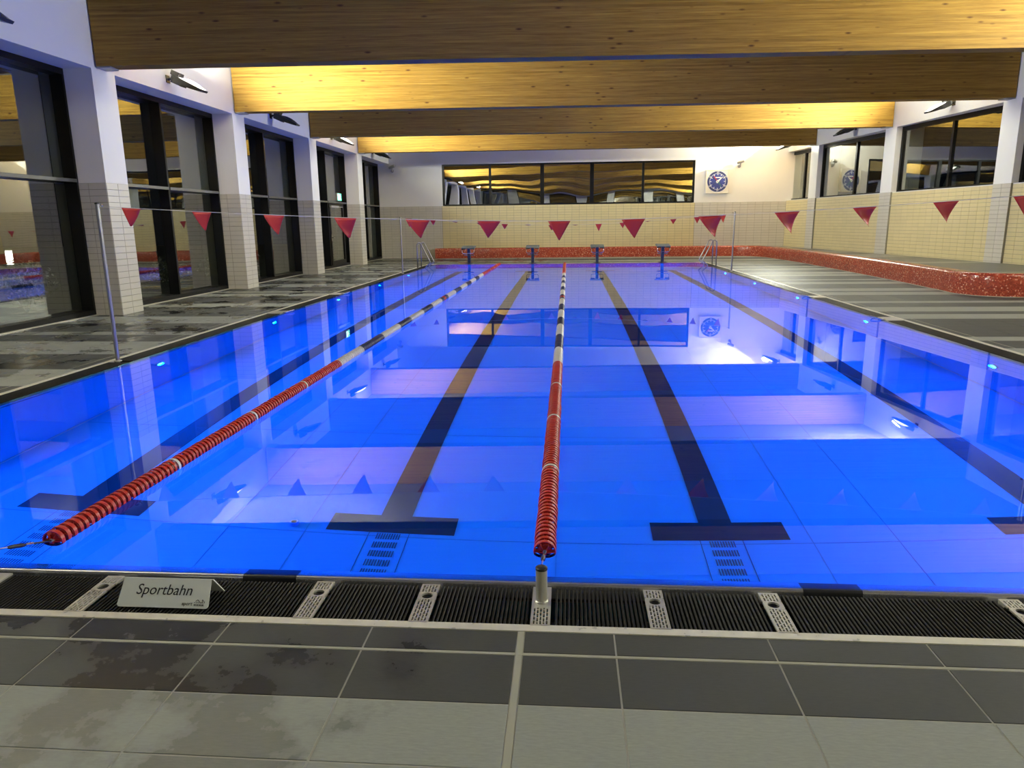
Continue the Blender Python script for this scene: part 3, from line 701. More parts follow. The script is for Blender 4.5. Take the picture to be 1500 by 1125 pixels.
# raised platform behind it
PLM = None
def platform_mat():
    m, nt, b_ = new_mat('platform_tiles')
    g = node(nt, 'ShaderNodeNewGeometry'); mp = node(nt, 'ShaderNodeMapping'); mp.inputs['Scale'].default_value = (1 / 0.6, 1 / 0.3, 1); nt.links.new(g.outputs['Position'], mp.inputs['Vector'])
    fl = node(nt, 'ShaderNodeVectorMath', operation='FLOOR'); nt.links.new(mp.outputs[0], fl.inputs[0]); fr = node(nt, 'ShaderNodeVectorMath', operation='FRACTION'); nt.links.new(mp.outputs[0], fr.inputs[0])
    sp = node(nt, 'ShaderNodeSeparateXYZ'); nt.links.new(fl.outputs[0], sp.inputs[0])
    q = node(nt, 'ShaderNodeMath', operation='MULTIPLY'); q.inputs[1].default_value = 0.45; nt.links.new(sp.outputs['Y'], q.inputs[0])
    q2 = node(nt, 'ShaderNodeMath', operation='FLOOR'); nt.links.new(q.outputs[0], q2.inputs[0])
    wn = node(nt, 'ShaderNodeTexWhiteNoise', noise_dimensions='1D'); nt.links.new(q2.outputs[0], wn.inputs['W'])
    th = node(nt, 'ShaderNodeMath', operation='GREATER_THAN'); th.inputs[1].default_value = 0.5; nt.links.new(wn.outputs['Value'], th.inputs[0])
    mx = node(nt, 'ShaderNodeMix', data_type='RGBA'); mx.inputs[6].default_value = (0.068, 0.066, 0.06, 1); mx.inputs[7].default_value = (0.20, 0.19, 0.165, 1)
    nt.links.new(th.outputs[0], mx.inputs[0])
    s2 = node(nt, 'ShaderNodeSeparateXYZ'); nt.links.new(fr.outputs[0], s2.inputs[0])
    l1 = node(nt, 'ShaderNodeMath', operation='LESS_THAN'); l1.inputs[1].default_value = 0.008; nt.links.new(s2.outputs['X'], l1.inputs[0])
    l2 = node(nt, 'ShaderNodeMath', operation='LESS_THAN'); l2.inputs[1].default_value = 0.016; nt.links.new(s2.outputs['Y'], l2.inputs[0])
    mxx = node(nt, 'ShaderNodeMath', operation='MAXIMUM'); nt.links.new(l1.outputs[0], mxx.inputs[0]); nt.links.new(l2.outputs[0], mxx.inputs[1])
    m2 = node(nt, 'ShaderNodeMix', data_type='RGBA'); m2.inputs[7].default_value = (0.2, 0.19, 0.16, 1); nt.links.new(mxx.outputs[0], m2.inputs[0]); nt.links.new(mx.outputs[2], m2.inputs[6])
    nt.links.new(m2.outputs[2], b_.inputs['Base Color']); b_.inputs['Roughness'].default_value = 0.42
    return m
ins = []
P = [Vector(q) for q in path[n:]]
for i, p in enumerate(P):
    t = (P[min(i + 1, len(P) - 1)] - P[max(0, i - 1)]).normalized(); q = p + Vector((-t.y, t.x)) * 0.33; ins.append((q.x, q.y))
xr = lambda y: RORG[0] - 0.112 * (y - 20) + 0.08
poly = ins + [(xr(12.25), 12.25), (xr(YF), YF - 0.0), (ins[0][0], YF)]
pm = MB(); pm.prismz(poly[::-1], 0.0, 0.40); pm.build('floor_platform', platform_mat(), kind='structure', label='raised grey tiled platform behind the red mosaic bench', cat='floor')

# ================================================================== GUTTER GRATES
bar_me = MB(); bar_me.cbox(-0.0045, 0.0045, -0.155, 0.155, -0.03, 0, 0.002); bar_mesh = bar_me.mesh('bar'); bar_mesh.materials.append(GRATEM)
plates = [(-1.955, 0), (-0.97, 0), (-0.492, 0), (0.0, 1), (0.475, 0), (0.962, 0), (1.945, 0), (-2.5, 1), (2.5, 1)]
yc = -(GS0 + 0.02 + GS1) / 2
G = thing('gutter_grate', 'black slatted overflow grate under the engraved lane sign', 'grate', (0, yc, -0.006))
x = -2.62
while x < 2.6:
    if all(abs(x - px) > 0.048 for px, _ in plates):
        link('bar', bar_mesh, G, (x, 0, 0))
    x += 0.0172
rest = MB()
x = -PX - 0.3
while x < PX + 0.3:
    if (x < -2.62 or x > 2.6) and all(abs(x - px) > 0.048 for px, _ in plates): rest.box(x - 0.0045, x + 0.0045, -0.155, 0.155, -0.03, 0)
    x += 0.0172
rest.build('outer_slats', GRATEM, G, kind='stuff')
for yy in (-0.10, 0.10):
    m = MB(); m.box(-PX - 0.3, PX + 0.3, yy - 0.004, yy + 0.004, -0.026, -0.016); m.build('cross_rod', GRATEM, G)
def side_grate(label, edge):
    T = thing('gutter_grate', label, 'grate', (0, 0, -0.006)); m = MB(); c = (SS0 + SS1) / 2; h = (SS1 - SS0) / 2 - 0.008
    if edge == 'far':
        x = -PX
        while x < PX: m.box(x - 0.006, x + 0.006, PY + c - h, PY + c + h, -0.03, 0); x += 0.024
    else:
        s = -1 if edge == 'left' else 1; y = 0.0
        gaps = [(5.1, 0.05), (20.2, 0.05), (23.0, 0.03), (23.68, 0.03)] + ([(9.9, 0.2), (13.4, 0.2)] if s < 0 else [(8.8, 0.2), (12.25, 0.2)])
        while y < PY:
            if all(abs(y - q) > g_ for q, g_ in gaps): m.box(s * (PX + c) - h, s * (PX + c) + h, y - 0.006, y + 0.006, -0.03, 0)
            y += 0.024
    m.build('slats', GRATEM, T, fix=False, kind='stuff')
side_grate('black slatted overflow grate along the pool edge below the tall windows', 'left')
side_grate('black slatted overflow grate along the pool edge facing the mosaic bench', 'right')
side_grate('black slatted overflow grate along the pool edge by the starting blocks', 'far')
# steel edge strips between grate and tiles
es = MB(); es.box(-PX - ST2, PX + ST2, -ST1, -GS1, -0.16, 0.002); es.build('trim_1', EDGEM, kind='structure', label='steel edging strip between grate and deck tiles by the lane sign', cat='trim')
for nme, sx in (('trim_2', -1), ('trim_3', 1)):
    es = MB(); es.box(sx * (PX + SS1) if sx > 0 else -PX - ST2, PX + ST2 if sx > 0 else -PX - SS1, -GS1, PY + SS1, -0.16, 0.002)
    es.build(nme, EDGEM, kind='structure', label='steel edging strip along the long pool side by the ' + ('windows' if sx < 0 else 'mosaic bench'), cat='trim')
es = MB(); es.box(-PX - ST2, PX + ST2, PY + SS1, PY + ST2, -0.16, 0.002); es.build('trim_4', EDGEM, kind='structure', label='steel edging strip behind the starting blocks', cat='trim')

# ================================================================== DRAIN PLATES AND ROPE ANCHORS
def plate_mesh(hole):
    m = MB(); w2, L0, L1, zt, zb = 0.040, -0.155, 0.155, 0.004, -0.004
    sx = [-0.026, -0.013, 0.0, 0.013, 0.026]; sw = 0.0032
    def strip(y0, y1):
        xsplit = -w2
        for i, c in enumerate(sx):
            m.box(xsplit, c - sw, y0, y1, zb, zt); xsplit = c + sw
            yy = y0; first = True
            k = 0.5 if i % 2 else 1.0
            while yy < y1 - 0.001:
                ln = 0.024 * (k if first else 1.0); first = False
                e = min(yy + ln, y1); yy = e
                b_ = min(yy + 0.007, y1)
                if b_ > yy: m.box(c - sw, c + sw, yy, b_, zb, zt)
                yy = b_
        m.box(xsplit, w2, y0, y1, zb, zt)
    m.box(-w2, w2, L0, L0 + 0.012, zb, zt); m.box(-w2, w2, L1 - 0.012, L1, zb, zt)
    if hole:
        hc, hr = 0.055, 0.024; a, b_ = hc - 0.032, hc + 0.032
        strip(L0 + 0.012, a); strip(b_, L1 - 0.012)
        N = 32; o = len(m.v)
        for z in (zt, zb):
            for k in range(N):
                t = 2 * PI * k / N; m.v.append((hr * math.cos(t), hc + hr * math.sin(t), z))
            for k in range(N):
                t = 2 * PI * k / N; c_, s_ = math.cos(t), math.sin(t); q = min(w2 / abs(c_) if abs(c_) > 1e-6 else 9, 0.032 / abs(s_) if abs(s_) > 1e-6 else 9); m.v.append((q * c_, hc + q * s_, z))
        for k in range(N):
            k2 = (k + 1) % N
            m.f.append((o + k, o + N + k, o + N + k2, o + k2)); m.f.append((o + 2 * N + k, o + 2 * N + k2, o + 3 * N + k2, o + 3 * N + k)); m.f.append((o + k, o + k2, o + 2 * N + k2, o + 2 * N + k))
    else:
        strip(L0 + 0.012, -0.02); m.box(-w2, w2, -0.02, L1 - 0.012, zb, zt)
    return m
pmesh = {h: plate_mesh(h).mesh('plate') for h in (True, False)}
for me in pmesh.values(): me.materials.append(STEEL)
PLAB = {-1.955: 'slotted steel plate with round hole beside the lane sign', -0.97: 'slotted steel plate with round hole, first after the lane sign toward the rope post', -0.492: 'slotted steel plate with round hole just before the rope post, sign side',
        0.475: 'slotted steel plate with round hole just past the rope post', 0.962: 'slotted steel plate with round hole, second past the rope post', 1.945: 'slotted steel plate with round hole, third past the rope post'}
for px, post in plates:
    if not post:
        T = thing('drain_plate', PLAB[px], 'plate', (px, yc, -0.002), group='steel cover plates in the overflow grate')
        link('cover', pmesh[True], T)
        bl = MB(); bl.box(-0.038, 0.038, 0.11, 0.155, -0.05, -0.0045); bl.build('bracket', STEEL, T)
        cup = MB(); cup.lathe([(0.0235, -0.05), (0.0235, -0.0045), (0.004, -0.0048)], 20, 'z', (0, 0.055, 0)); cup.build('sleeve', BLACKM, T)
    else:
        LB = {0.0: 'steel rope anchor post with black cap holding the centre lane rope', -2.5: 'steel rope anchor post holding the outer lane rope near the lane sign', 2.5: None}[px]
        if LB is None: continue
        T = thing('rope_anchor_post', LB, 'post', (px, yc, -0.002), group='lane rope anchor posts')
        link('base_plate', pmesh[False], T)
        c = MB(); c.lathe([(0.0245, 0.004), (0.0245, 0.15)], 24, 'z', (0, 0.035, 0)); smooth_by_angle(c.build('tube', STEEL, T))
        c = MB(); c.lathe([(0.0255, 0.15), (0.0255, 0.158), (0.020, 0.162), (0.004, 0.163)], 24, 'z', (0, 0.035, 0)); smooth_by_angle(c.build('cap', BLACKP, T))
        c = MB(); c.lathe([(0.028, 0.004), (0.028, 0.008), (0.0245, 0.012)], 24, 'z', (0, 0.035, 0)); c.build('weld_collar', STEEL, T)

# ================================================================== LANE SIGN
T = thing('lane_sign', 'brushed steel tent sign engraved Sportbahn on the gutter grate', 'sign', (-1.59, -0.38, 0.002))
sl = math.atan2(0.098, 0.07); hy, hz = 0.07, 0.098; LN = math.hypot(hy, hz)
def rrect(w_, h_, r, n=6):
    pts = []
    for cx_, cy_, a in ((w_ - r, h_ - r * 0.4, 0), (-w_ + r, h_ - r * 0.4, 90), (-w_ + r, r, 180), (w_ - r, r, 270)):
        rr = r if cy_ == r else r * 0.4
        for k in range(n + 1):
            t = math.radians(a + 90 * k / n); pts.append((cx_ + rr * math.cos(t), cy_ + rr * math.sin(t)))
    return pts
# front sheet in local sheet coordinates then tilted
m = MB(); m.prismz(rrect(0.20, LN, 0.012), -0.002, 0.0)
fr = m.build('front_sheet', SIGNM, T, loc=(0, 0, 0), rot=(sl, 0, 0))
m = MB(); m.prismx([(hy, hz), (hy + 0.004, hz - 0.001), (hy + 0.085, 0.0), (hy + 0.08, 0.0), (hy, hz - 0.004)], -0.2, 0.2); m.build('back_sheet', SIGNM, T)
text('lettering', 'Sportbahn', 0.062, BLACKINK, fr, (-0.005, 0.071, 0.0004), (0, 0, 0), shear=0.18, ext=0.0004, xs=0.96)
text('logo_lettering', 'sport', 0.021, BLACKINK, fr, (0.105, 0.0185, 0.0004), (0, 0, 0), shear=0.18, ext=0.0004)
lg = MB()
wv = []
for k in range(13):
    a = k / 12; wv.append((0.142 + 0.034 * a, 0.029 + 0.006 * math.sin(a * PI * 2.2), 0.0007))
lg.tube(wv, 0.0011, 6)
lg.lathe([(0.0026, 0.0002), (0.0026, 0.001)], 12, 'z', (0.171, 0.034, 0))
for k in range(5): lg.box(0.136 + k * 0.0085, 0.141 + k * 0.0085 + (0.001 if k % 2 else 0), 0.0225, 0.0245, 0.0002, 0.0008)
for k in range(4): lg.box(0.136 + k * 0.011, 0.145 + k * 0.011, 0.0125, 0.0165, 0.0002, 0.0008)
lg.box(0.179, 0.181, 0.0225, 0.030, 0.0002, 0.0008); lg.box(0.136, 0.180, 0.0095, 0.0103, 0.0002, 0.0008)
lg.build('logo_emblem', BLACKINK, fr)

# ================================================================== LANE ROPES
def float_mesh(mat, name):
    m = MB()
    R0 = 0.054
    # rim ring, thin web and hub with three spokes
    m.lathe([(R0, -0.0125), (R0 + 0.0015, 0.0), (R0, 0.0125), (R0 - 0.005, 0.0115), (R0 - 0.005, -0.0115)], 24, 'y', close=True)
    m.lathe([(0.010, -0.0235), (0.010, 0.0235), (0.005, 0.0235), (0.005, -0.0235)], 10, 'y', close=True)
    for k in range(6):
        a = 2 * PI * k / 6; c, s = math.cos(a), math.sin(a)
        p, q = (0.009 * c, 0.009 * s), ((R0 - 0.004) * c, (R0 - 0.004) * s); nx, nz = -s * 0.0015, c * 0.0015
        vs = []
        for (X, Z), hy_ in ((p, 0.022), (q, 0.0125)):
            for sy in (-1, 1):
                for sn in (-1, 1): vs.append((X + nx * sn, sy * hy_, Z + nz * sn))
        m.add(vs, [(0, 1, 3, 2), (4, 6, 7, 5), (0, 2, 6, 4), (1, 5, 7, 3), (0, 4, 5, 1), (2, 3, 7, 6)])
    # core disc
    m.lathe([(0.034, -0.002), (0.034, 0.002), (0.006, 0.002), (0.006, -0.002)], 16, 'y', close=True)
    me = m.mesh(name); me.materials.append(mat); 
    for p in me.polygons: p.use_smooth = False
    return me
FM = {'r': float_mesh(REDP, 'float'), 'w': float_mesh(WHITEP, 'float'), 'b': float_mesh(BLUEP, 'float')}
seg = [(4.85, 'w'), (5.78, 'b'), (6.8, 'w'), (7.83, 'b'), (8.65, 'w'), (9.7, 'b'), (10.56, 'w'), (11.6, 'B'), (12.4, 'w'), (13.5, 'b'), (14.4, 'w'), (15.4, 'b'), (16.2, 'w'), (17.2, 'b'), (18.0, 'w'), (19.1, 'r')]
def col_at(y):
    if y < 4.85: return 'w' if any(abs(y - q) < 0.0235 for q in (1.36, 2.55, 3.72)) else 'r'
    k = 'r'
    for s_, c in seg:
        if y >= s_: k = c
    if k == 'B': return 'r' if abs(y - 12.0) < 0.11 else 'b'
    if k == 'r': return 'w' if any(abs(y - q) < 0.0235 for q in (21.28, 22.45, 23.64)) else 'r'
    return k
def lane_rope(x, label):
    T = thing('lane_rope', label, 'lane rope', (x, 0, 0.012), group='lane ropes across the pool')
    y = 0.215; i = 0; restm = {'r': MB(), 'w': MB(), 'b': MB()}
    while y < PY - 0.15:
        c = col_at(y)
        if i < 300: link('float', FM[c], T, (random.uniform(-.002, .002), y, random.uniform(-.0015, .0015)), rot=(0, (i * 37 % 60) * PI / 180, 0))
        else: restm[c].lathe([(0.01, y - 0.0235), (0.054, y - 0.0125), (0.0555, y), (0.054, y + 0.0125), (0.01, y + 0.0235)], 14, 'y')
        y += 0.047; i += 1
    for c, nme in (('r', 'red_floats'), ('w', 'white_floats'), ('b', 'blue_floats')):
        restm[c].build(nme, {'r': REDP, 'w': WHITEP, 'b': BLUEP}[c], T, fix=False, kind='stuff')
    cb = MB(); cb.tube([(0, 0.19, 0), (0, PY + 0.1, 0)], 0.004, 6); cb.build('cable', BLACKP, T)
    yp = yc + 0.035; zt = 0.165 - 0.014
    e0, e1 = Vector((0, 0.205, 0.002)), Vector((0, yp, zt))
    L = lambda t: tuple(e0.lerp(e1, t))
    cb = MB(); cb.tube([L(0), L(0.30)], 0.0048, 8); cb.build('sleeve', BLACKP, T)
    cb = MB(); cb.tube([L(0.0), L(0.035)], 0.009, 10); cb.build('end_stop', GREYPL, T)
    cb = MB(); cb.tube([L(0.30), L(0.36), L(0.40)], [0.0075, 0.0085, 0.006], 10); cb.build('ferrule', CHROME, T)
    cb = MB(); cb.tube([L(0.40), L(0.46), L(0.60), L(0.64)], [0.006, 0.011, 0.010, 0.006], 10); cb.build('tensioner', BLACKP, T)
    cb = MB(); cb.tube([L(0.64), L(0.97)], 0.0045, 8); cb.build('hook_rod', CHROME, T)
    cb = MB(); cb.tube([(0, PY - 0.15, 0.0), (0, PY + 0.12, 0.03)], 0.006, 8); cb.build('far_hook', CHROME, T)
lane_rope(0.0, 'lane rope of red, white and blue discs tied to the capped steel post')
lane_rope(-2.5, 'lane rope of red, white and blue discs on the window side of the pool')

# ================================================================== STARTING BLOCKS
SBL = {1: 'starting block marked one, next to the ladder on the window side', 2: 'starting block marked two, between the two lane ropes', 3: 'starting block marked three, just past the centre lane rope', 4: 'starting block marked four, next to the ladder on the mosaic bench side'}
def starting_block(x, num):
    T = thing('starting_block', SBL[num], 'starting block', (x, PY + 0.45, 0), group='starting blocks')
    m = MB(); m.box(-0.14, 0.14, -0.12, 0.16, 0, 0.015); m.build('foot_plate', BLOCKM, T)
    m = MB(); m.add([(-0.055, 0.0, 0.015), (0.055, 0.0, 0.015), (0.055, 0.12, 0.015), (-0.055, 0.12, 0.015), (-0.055, -0.10, 0.60), (0.055, -0.10, 0.60), (0.055, 0.06, 0.62), (-0.055, 0.06, 0.62)],
                    [(3, 2, 1, 0), (4, 5, 6, 7), (0, 1, 5, 4), (1, 2, 6, 5), (2, 3, 7, 6), (3, 0, 4, 7)]); m.build('post', BLOCKM, T)
    m = MB(); m.add([(-0.26, -0.30, 0.60), (0.26, -0.30, 0.60), (0.26, 0.22, 0.66), (-0.26, 0.22, 0.66), (-0.25, -0.29, 0.64), (0.25, -0.29, 0.64), (0.25, 0.21, 0.70), (-0.25, 0.21, 0.70)],
                    [(3, 2, 1, 0), (4, 5, 6, 7), (0, 1, 5, 4), (1, 2, 6, 5), (2, 3, 7, 6), (3, 0, 4, 7)]); tp = m.build('platform', BLOCKT, T)
    for sx in (-1, 1):
        e = MB(); e.box(sx * 0.17 - 0.08, sx * 0.17 + 0.08, -0.29, -0.12, 0.565, 0.60); e.build('edge_block', BLACKP, tp)
    m = MB(); m.tube([(-0.23, -0.26, 0.60), (-0.23, -0.26, 0.47)] + [(-0.23 + 0.06 * (1 - math.cos(a)), -0.26, 0.47 - 0.06 * math.sin(a)) for a in (0.4, 0.8, 1.2, 1.57)] +
                    [(0.17 + 0.06 * math.sin(a), -0.26, 0.47 - 0.06 * math.cos(a)) for a in (0, 0.4, 0.8, 1.2, 1.57)] + [(0.23, -0.26, 0.60)], 0.012, 8); m.build('start_grip', CHROME, T, smooth=True)
    m = MB(); m.box(-0.19, 0.19, -0.16, 0.14, 0.325, 0.345); m.build('step', BLOCKM, T)
    text('number', str(num), 0.14, BLACKINK, T, (0, -0.062, 0.36), (PI / 2 + 0.17, 0, 0), ext=0.002)
for k, x in enumerate((-3.75, -1.25, 1.25, 3.75)): starting_block(x, k + 1)

# ================================================================== LADDERS
def ladder(sx, label):
    T = thing('pool_ladder', label, 'ladder', (sx * PX, 23.0, 0))
    for y in (0.0, 0.68):
        pts = [(0.30, y, -0.02), (0.30, y, 0.80)] + [(0.215 + 0.085 * math.cos(a), y, 0.80 + 0.085 * math.sin(a)) for a in (0.5, 1.05, 1.57, 2.1, 2.6)] + \
              [(0.12, y, 0.78), (-0.15, y, 0.24), (-0.165, y, 0.20), (-0.15, y, 0.165), (-0.02, y, 0.06), (0.01, y, 0.03), (0.0, y, -0.05), (-0.06, y, -0.2), (-0.06, y, -1.2)]
        pts = [(-p[0] if sx > 0 and False else p[0] * sx, p[1], p[2]) for p in pts]
        m = MB(); m.tube(pts, 0.021, 10); m.build('rail', POLEM, T, smooth=True)
    for z in (-0.25, -0.45, -0.85, -1.10):
        m = MB(); m.box(-0.09, 0.0, 0.02, 0.66, z - 0.015, z + 0.015) if sx > 0 else m.box(0.0, 0.09, 0.02, 0.66, z - 0.015, z + 0.015); m.build('tread', STEEL, T)
ladder(-1, 'bent steel pool ladder on the window side of the pool')
ladder(1, 'bent steel pool ladder on the mosaic bench side of the pool')

# ================================================================== FLAG POLES AND PENNANT LINES
def pole(x, y, top, label, lean=0.0):
    T = thing('flag_pole', label, 'pole', (x, y, 0), group='backstroke flag poles')
    r = 0.024
    m = MB(); m.tube([(0, 0, -0.02), (lean, 0, top)], r, 14); m.build('tube', POLEM, T, smooth=False)
    smooth_by_angle(T.children[0])
    m = MB(); m.lathe([(r + 0.002, top - 0.005), (r + 0.002, top + 0.01), (0.004, top + 0.016)], 14, 'z', (lean, 0, 0)); m.build('cap', BLACKP, T)
    m = MB(); s_ = 1 if x < 0 else -1; m.tube([(lean, 0, top - 0.03), (lean + s_ * 0.05, 0, top - 0.03)] + [(lean + s_ * (0.05 + 0.015 * math.sin(a)), 0, top - 0.015 - 0.015 * math.cos(a)) for a in (0.6, 1.2, 1.8, 2.4)], 0.005, 6); m.build('hook', CHROME, T)
    m = MB(); m.lathe([(0.045, -0.004), (0.045, 0.004), (0.03, 0.012)], 16, 'z'); m.build('socket_ring', STEEL, T)
pole(-5.27, 5.1, 1.83, 'steel flag pole standing before the tiled column by the windows')
pole(5.27, 5.1, 1.83, 'steel flag pole on the mosaic bench side holding the larger pennant line')
pole(-5.22, 20.2, 1.77, 'thin steel flag pole in front of the end wall on the window side')
pole(5.22, 20.2, 1.80, 'thin steel flag pole in front of the end wall on the bench side', 0.02)
def pennant(mw, w_, h_, tip, curl, swing):
    m = MB(); R_, C_ = 7, 6; idx = {}
    for r in range(R_ + 1):
        t = r / R_; hw = (w_ / 2) * (1 - t) + 0.004
        for c in range(C_ + 1):
            q = c / C_ * 2 - 1
            x = q * hw + tip * 1.4 * t * t; d = h_ * t
            yb = curl * math.sin(t * 2.2) * q * (1 - t * 0.3) * 0.6 + curl * 0.5 * t * t
            z = -d * math.cos(swing); y = yb + d * math.sin(swing)
            idx[r, c] = len(m.v); m.v.append((x, y, z))
    o = len(m.v); n_ = o
    m.v += [(a, b_ + 0.0016, c_) for a, b_, c_ in m.v[:n_]]
    for r in range(R_):
        for c in range(C_):
            a, b_, d, e = idx[r, c], idx[r, c + 1], idx[r + 1, c + 1], idx[r + 1, c]
            m.f.append((a, e, d, b_)); m.f.append((o + a, o + b_, o + d, o + e))
    ring = [idx[0, c] for c in range(C_ + 1)] + [idx[r, C_] for r in range(1, R_ + 1)] + [idx[R_, c] for c in range(C_ - 1, -1, -1)] + [idx[r, 0] for r in range(R_ - 1, 0, -1)]
    for a, b_ in zip(ring, ring[1:] + ring[:1]): m.f.append((a, b_, o + b_, o + a))
    return m
def flag_line(y, x0, x1, zend, zmid, flags, label):
    T = thing('pennant_line', label, 'pennants', (0, y, 0))
    zc = lambda x: zmid + (zend - zmid) * (abs(x) / abs(x1)) ** 1.6
    N = 48; m = MB(); m.tube([(x0 + (x1 - x0) * k / N, 0, zc(x0 + (x1 - x0) * k / N)) for k in range(N + 1)], 0.0035, 6); m.build('cord', CORD, T)
    for x, w_, h_, tip, curl, sw in flags:
        sl_ = (zc(x + 0.1) - zc(x - 0.1)) / 0.2
        f_ = pennant(None, w_, h_, tip, curl, sw); o = f_.build('pennant', FLAGM, T, smooth=True, loc=(x, 0, zc(x) - 0.001), rot=(0, -math.atan(sl_), 0))
nf = [(-4.87, .22, .205, -.02, .03, .05), (-4.04, .22, .205, .02, .02, .02), (-3.2, .235, .21, .03, .03, -.04), (-2.38, .25, .22, .02, .07, .05), (-1.56, .27, .20, .02, .02, .1), (-.765, .255, .19, -.01, .02, .25), (.01, .24, .21, .0, .01, .1),
      (.815, .25, .205, .01, .01, .1), (1.64, .255, .23, .04, .05, .05), (2.44, .255, .235, .05, .08, .05), (3.24, .24, .205, .05, .07, .1), (4.06, .255, .22, .03, .05, .1), (4.85, .24, .22, .02, .03, .1)]
flag_line(5.1, -5.21, 5.21, 1.80, 1.575, nf, 'line of large red pennants hung between poles across the pool')
ff = [(-4.94, .21, .26, .02, .03, .1), (-4.17, .18, .18, .0, .04, .6), (-3.46, .21, .20, .0, .02, 1.4), (-2.68, .2, .2, 0, .02, 1.2), (-1.88, .2, .17, .0, .02, .3), (-1.15, .2, .2, 0, .02, 1.45), (-.4, .2, .2, 0, .02, .6), (.35, .21, .2, 0, .02, 1.45), (1.07, .2, .22, .0, .02, .1),
      (1.81, .18, .18, .01, .04, .3), (2.6, .2, .2, 0, .02, 1.45), (3.37, .19, .16, 0, .02, .3), (4.1, .2, .2, .0, .03, .3), (4.87, .21, .24, .01, .02, .1)]
flag_line(20.2, -5.16, 5.16, 1.75, 1.47, ff, 'line of small red pennants near the starting blocks')

# ================================================================== FLOODLIGHTS
def floodlight(loc, rotz, on, label, yaw=0.0):
    T = thing('wall_floodlight', label, 'floodlight', loc, rotz, group='floodlights high on the side walls')
    # local: +x into the hall, wall at x=0
    m = MB(); m.box(0.0, 0.015, -0.07, 0.07, -0.07, 0.07); m.build('wall_plate', LAMPB, T)
    m = MB(); m.tube([(0.01, 0, 0), (0.16, 0, 0.015)], 0.028, 12); m.build('arm', LAMPB, T, smooth=False)
    t = -0.43
    H = link('housing_pivot', None, T, (0.13, 0, 0.04), rot=(0, -t, 0))
    m = MB()
    sec = [(0.0, .11, -.06, .04), (0.06, .15, -.085, .045), (0.30, .17, -.085, .03), (0.52, .165, -.06, .02), (0.68, .14, -.03, .012)]
    vs = []; 
    for x, hw, z0, z1 in sec: vs += [(x, -hw, z1), (x, hw, z1), (x, hw * 0.85, z0), (x, -hw * 0.85, z0)]
    fs = [(3, 2, 1, 0)] + [tuple(4 * (len(sec) - 1) + k for k in range(4))]
    for i in range(len(sec) - 1):
        for k in range(4): fs.append((4 * i + k, 4 * i + (k + 1) % 4, 4 * i + 4 + (k + 1) % 4, 4 * i + 4 + k))
    m.add(vs, fs)
    me = m; bpy.data.objects.remove(H)
    R = Matrix.Rotation(-t, 4, 'Y')
    tr = lambda mb: [tuple(R @ Vector(v) + Vector((0.13, 0, 0.04))) for v in mb.v]
    m.v = tr(m); hs = m.build('housing', LAMPB, T)
    bk = MB(); bk.box(-0.03, 0.14, -0.10, 0.10, 0.03, 0.12); bk.v = tr(bk); bk.build('gear_box', LAMPB, hs)
    for k in range(4):
        fn = MB(); fn.box(0.02, 0.26, -0.09 + k * 0.06 - 0.004, -0.09 + k * 0.06 + 0.004, -0.11, -0.07); fn.v = tr(fn); fn.build('cooling_fin', LAMPB, hs)
    gl = MB(); nu, nv = 8, 6                                  # bulged glass cover
    for i in range(nu + 1):
        for j_ in range(nv + 1):
            tu, tv = i / nu, j_ / nv; zb = 0.040 - 0.024 * tu
            gl.v.append((0.18 + 0.46 * tu, (tv * 2 - 1) * (0.142 - 0.014 * tu), zb + 0.055 * math.sin(PI * tu) ** 0.7 * math.sin(PI * tv) ** 0.6))
    for i in range(nu):
        for j_ in range(nv):
            q = i * (nv + 1) + j_; gl.f.append((q, q + nv + 1, q + nv + 2, q + 1))
    gl.v = tr(gl); gl.build('lens', LENS_ON if on else LENS_OFF, T, smooth=True)
    if on:
        p = R @ Vector((0.54, 0, 0.125)) + Vector((0.13, 0, 0.04)); d = R.to_3x3() @ Vector((0.30, yaw, 1.0))
        area_light('lamp_beam', T, p, d, 0.22, 0.18, FLOOD_W, FLOOD_C, 180)
LAMPSIDE = {0: 'behind the first column', 1: 'past'}
ll = [(-3.85, False), (1.42, True), (6.68, False), (11.95, True), (17.13, False), (22.29, True), (27.63, False)]
lab_l = {11.95: 'lit black floodlight above the tall window beside the first tiled column', 17.13: 'unlit black floodlight above the tall window, second bay past the big flag pole', 22.29: 'lit black floodlight above the window bay with the glass door', 27.63: 'unlit black floodlight by the end wall above the windows',
         6.68: 'unlit black floodlight above the window with garden shrubs', 1.42: 'lit black floodlight on the window wall next to the large pennant line', -3.85: 'unlit black floodlight on the window wall near the entrance'}
for y, on in ll: floodlight((XL, y, 4.47), 0.0, on, lab_l[y], 0.10 if y > 10 else 0.0)
lr = [(-2.6, True), (2.9, False), (8.3, True), (13.75, False), (19.2, True), (24.6, False), (29.75, True)]
lab_r = {19.2: 'lit black floodlight above the widest high window on the bench side', 24.6: 'unlit black floodlight above a high window on the bench side', 29.75: 'lit black floodlight in the corner above the pace clock', 13.75: 'unlit black floodlight on the bench side wall before the beams', 8.3: 'lit black floodlight on the bench side near the entrance', 2.9: 'unlit black floodlight on the bench side near the entrance', -2.6: 'lit black floodlight on the bench side by the entrance wall'}
for y, on in lr: floodlight(tuple(rpoint(0.0, RU(y), 4.68)), PI + TH, on, lab_r[y], -0.08 if 15 < y < 25 else 0.45 if y > 25 else 0.0)

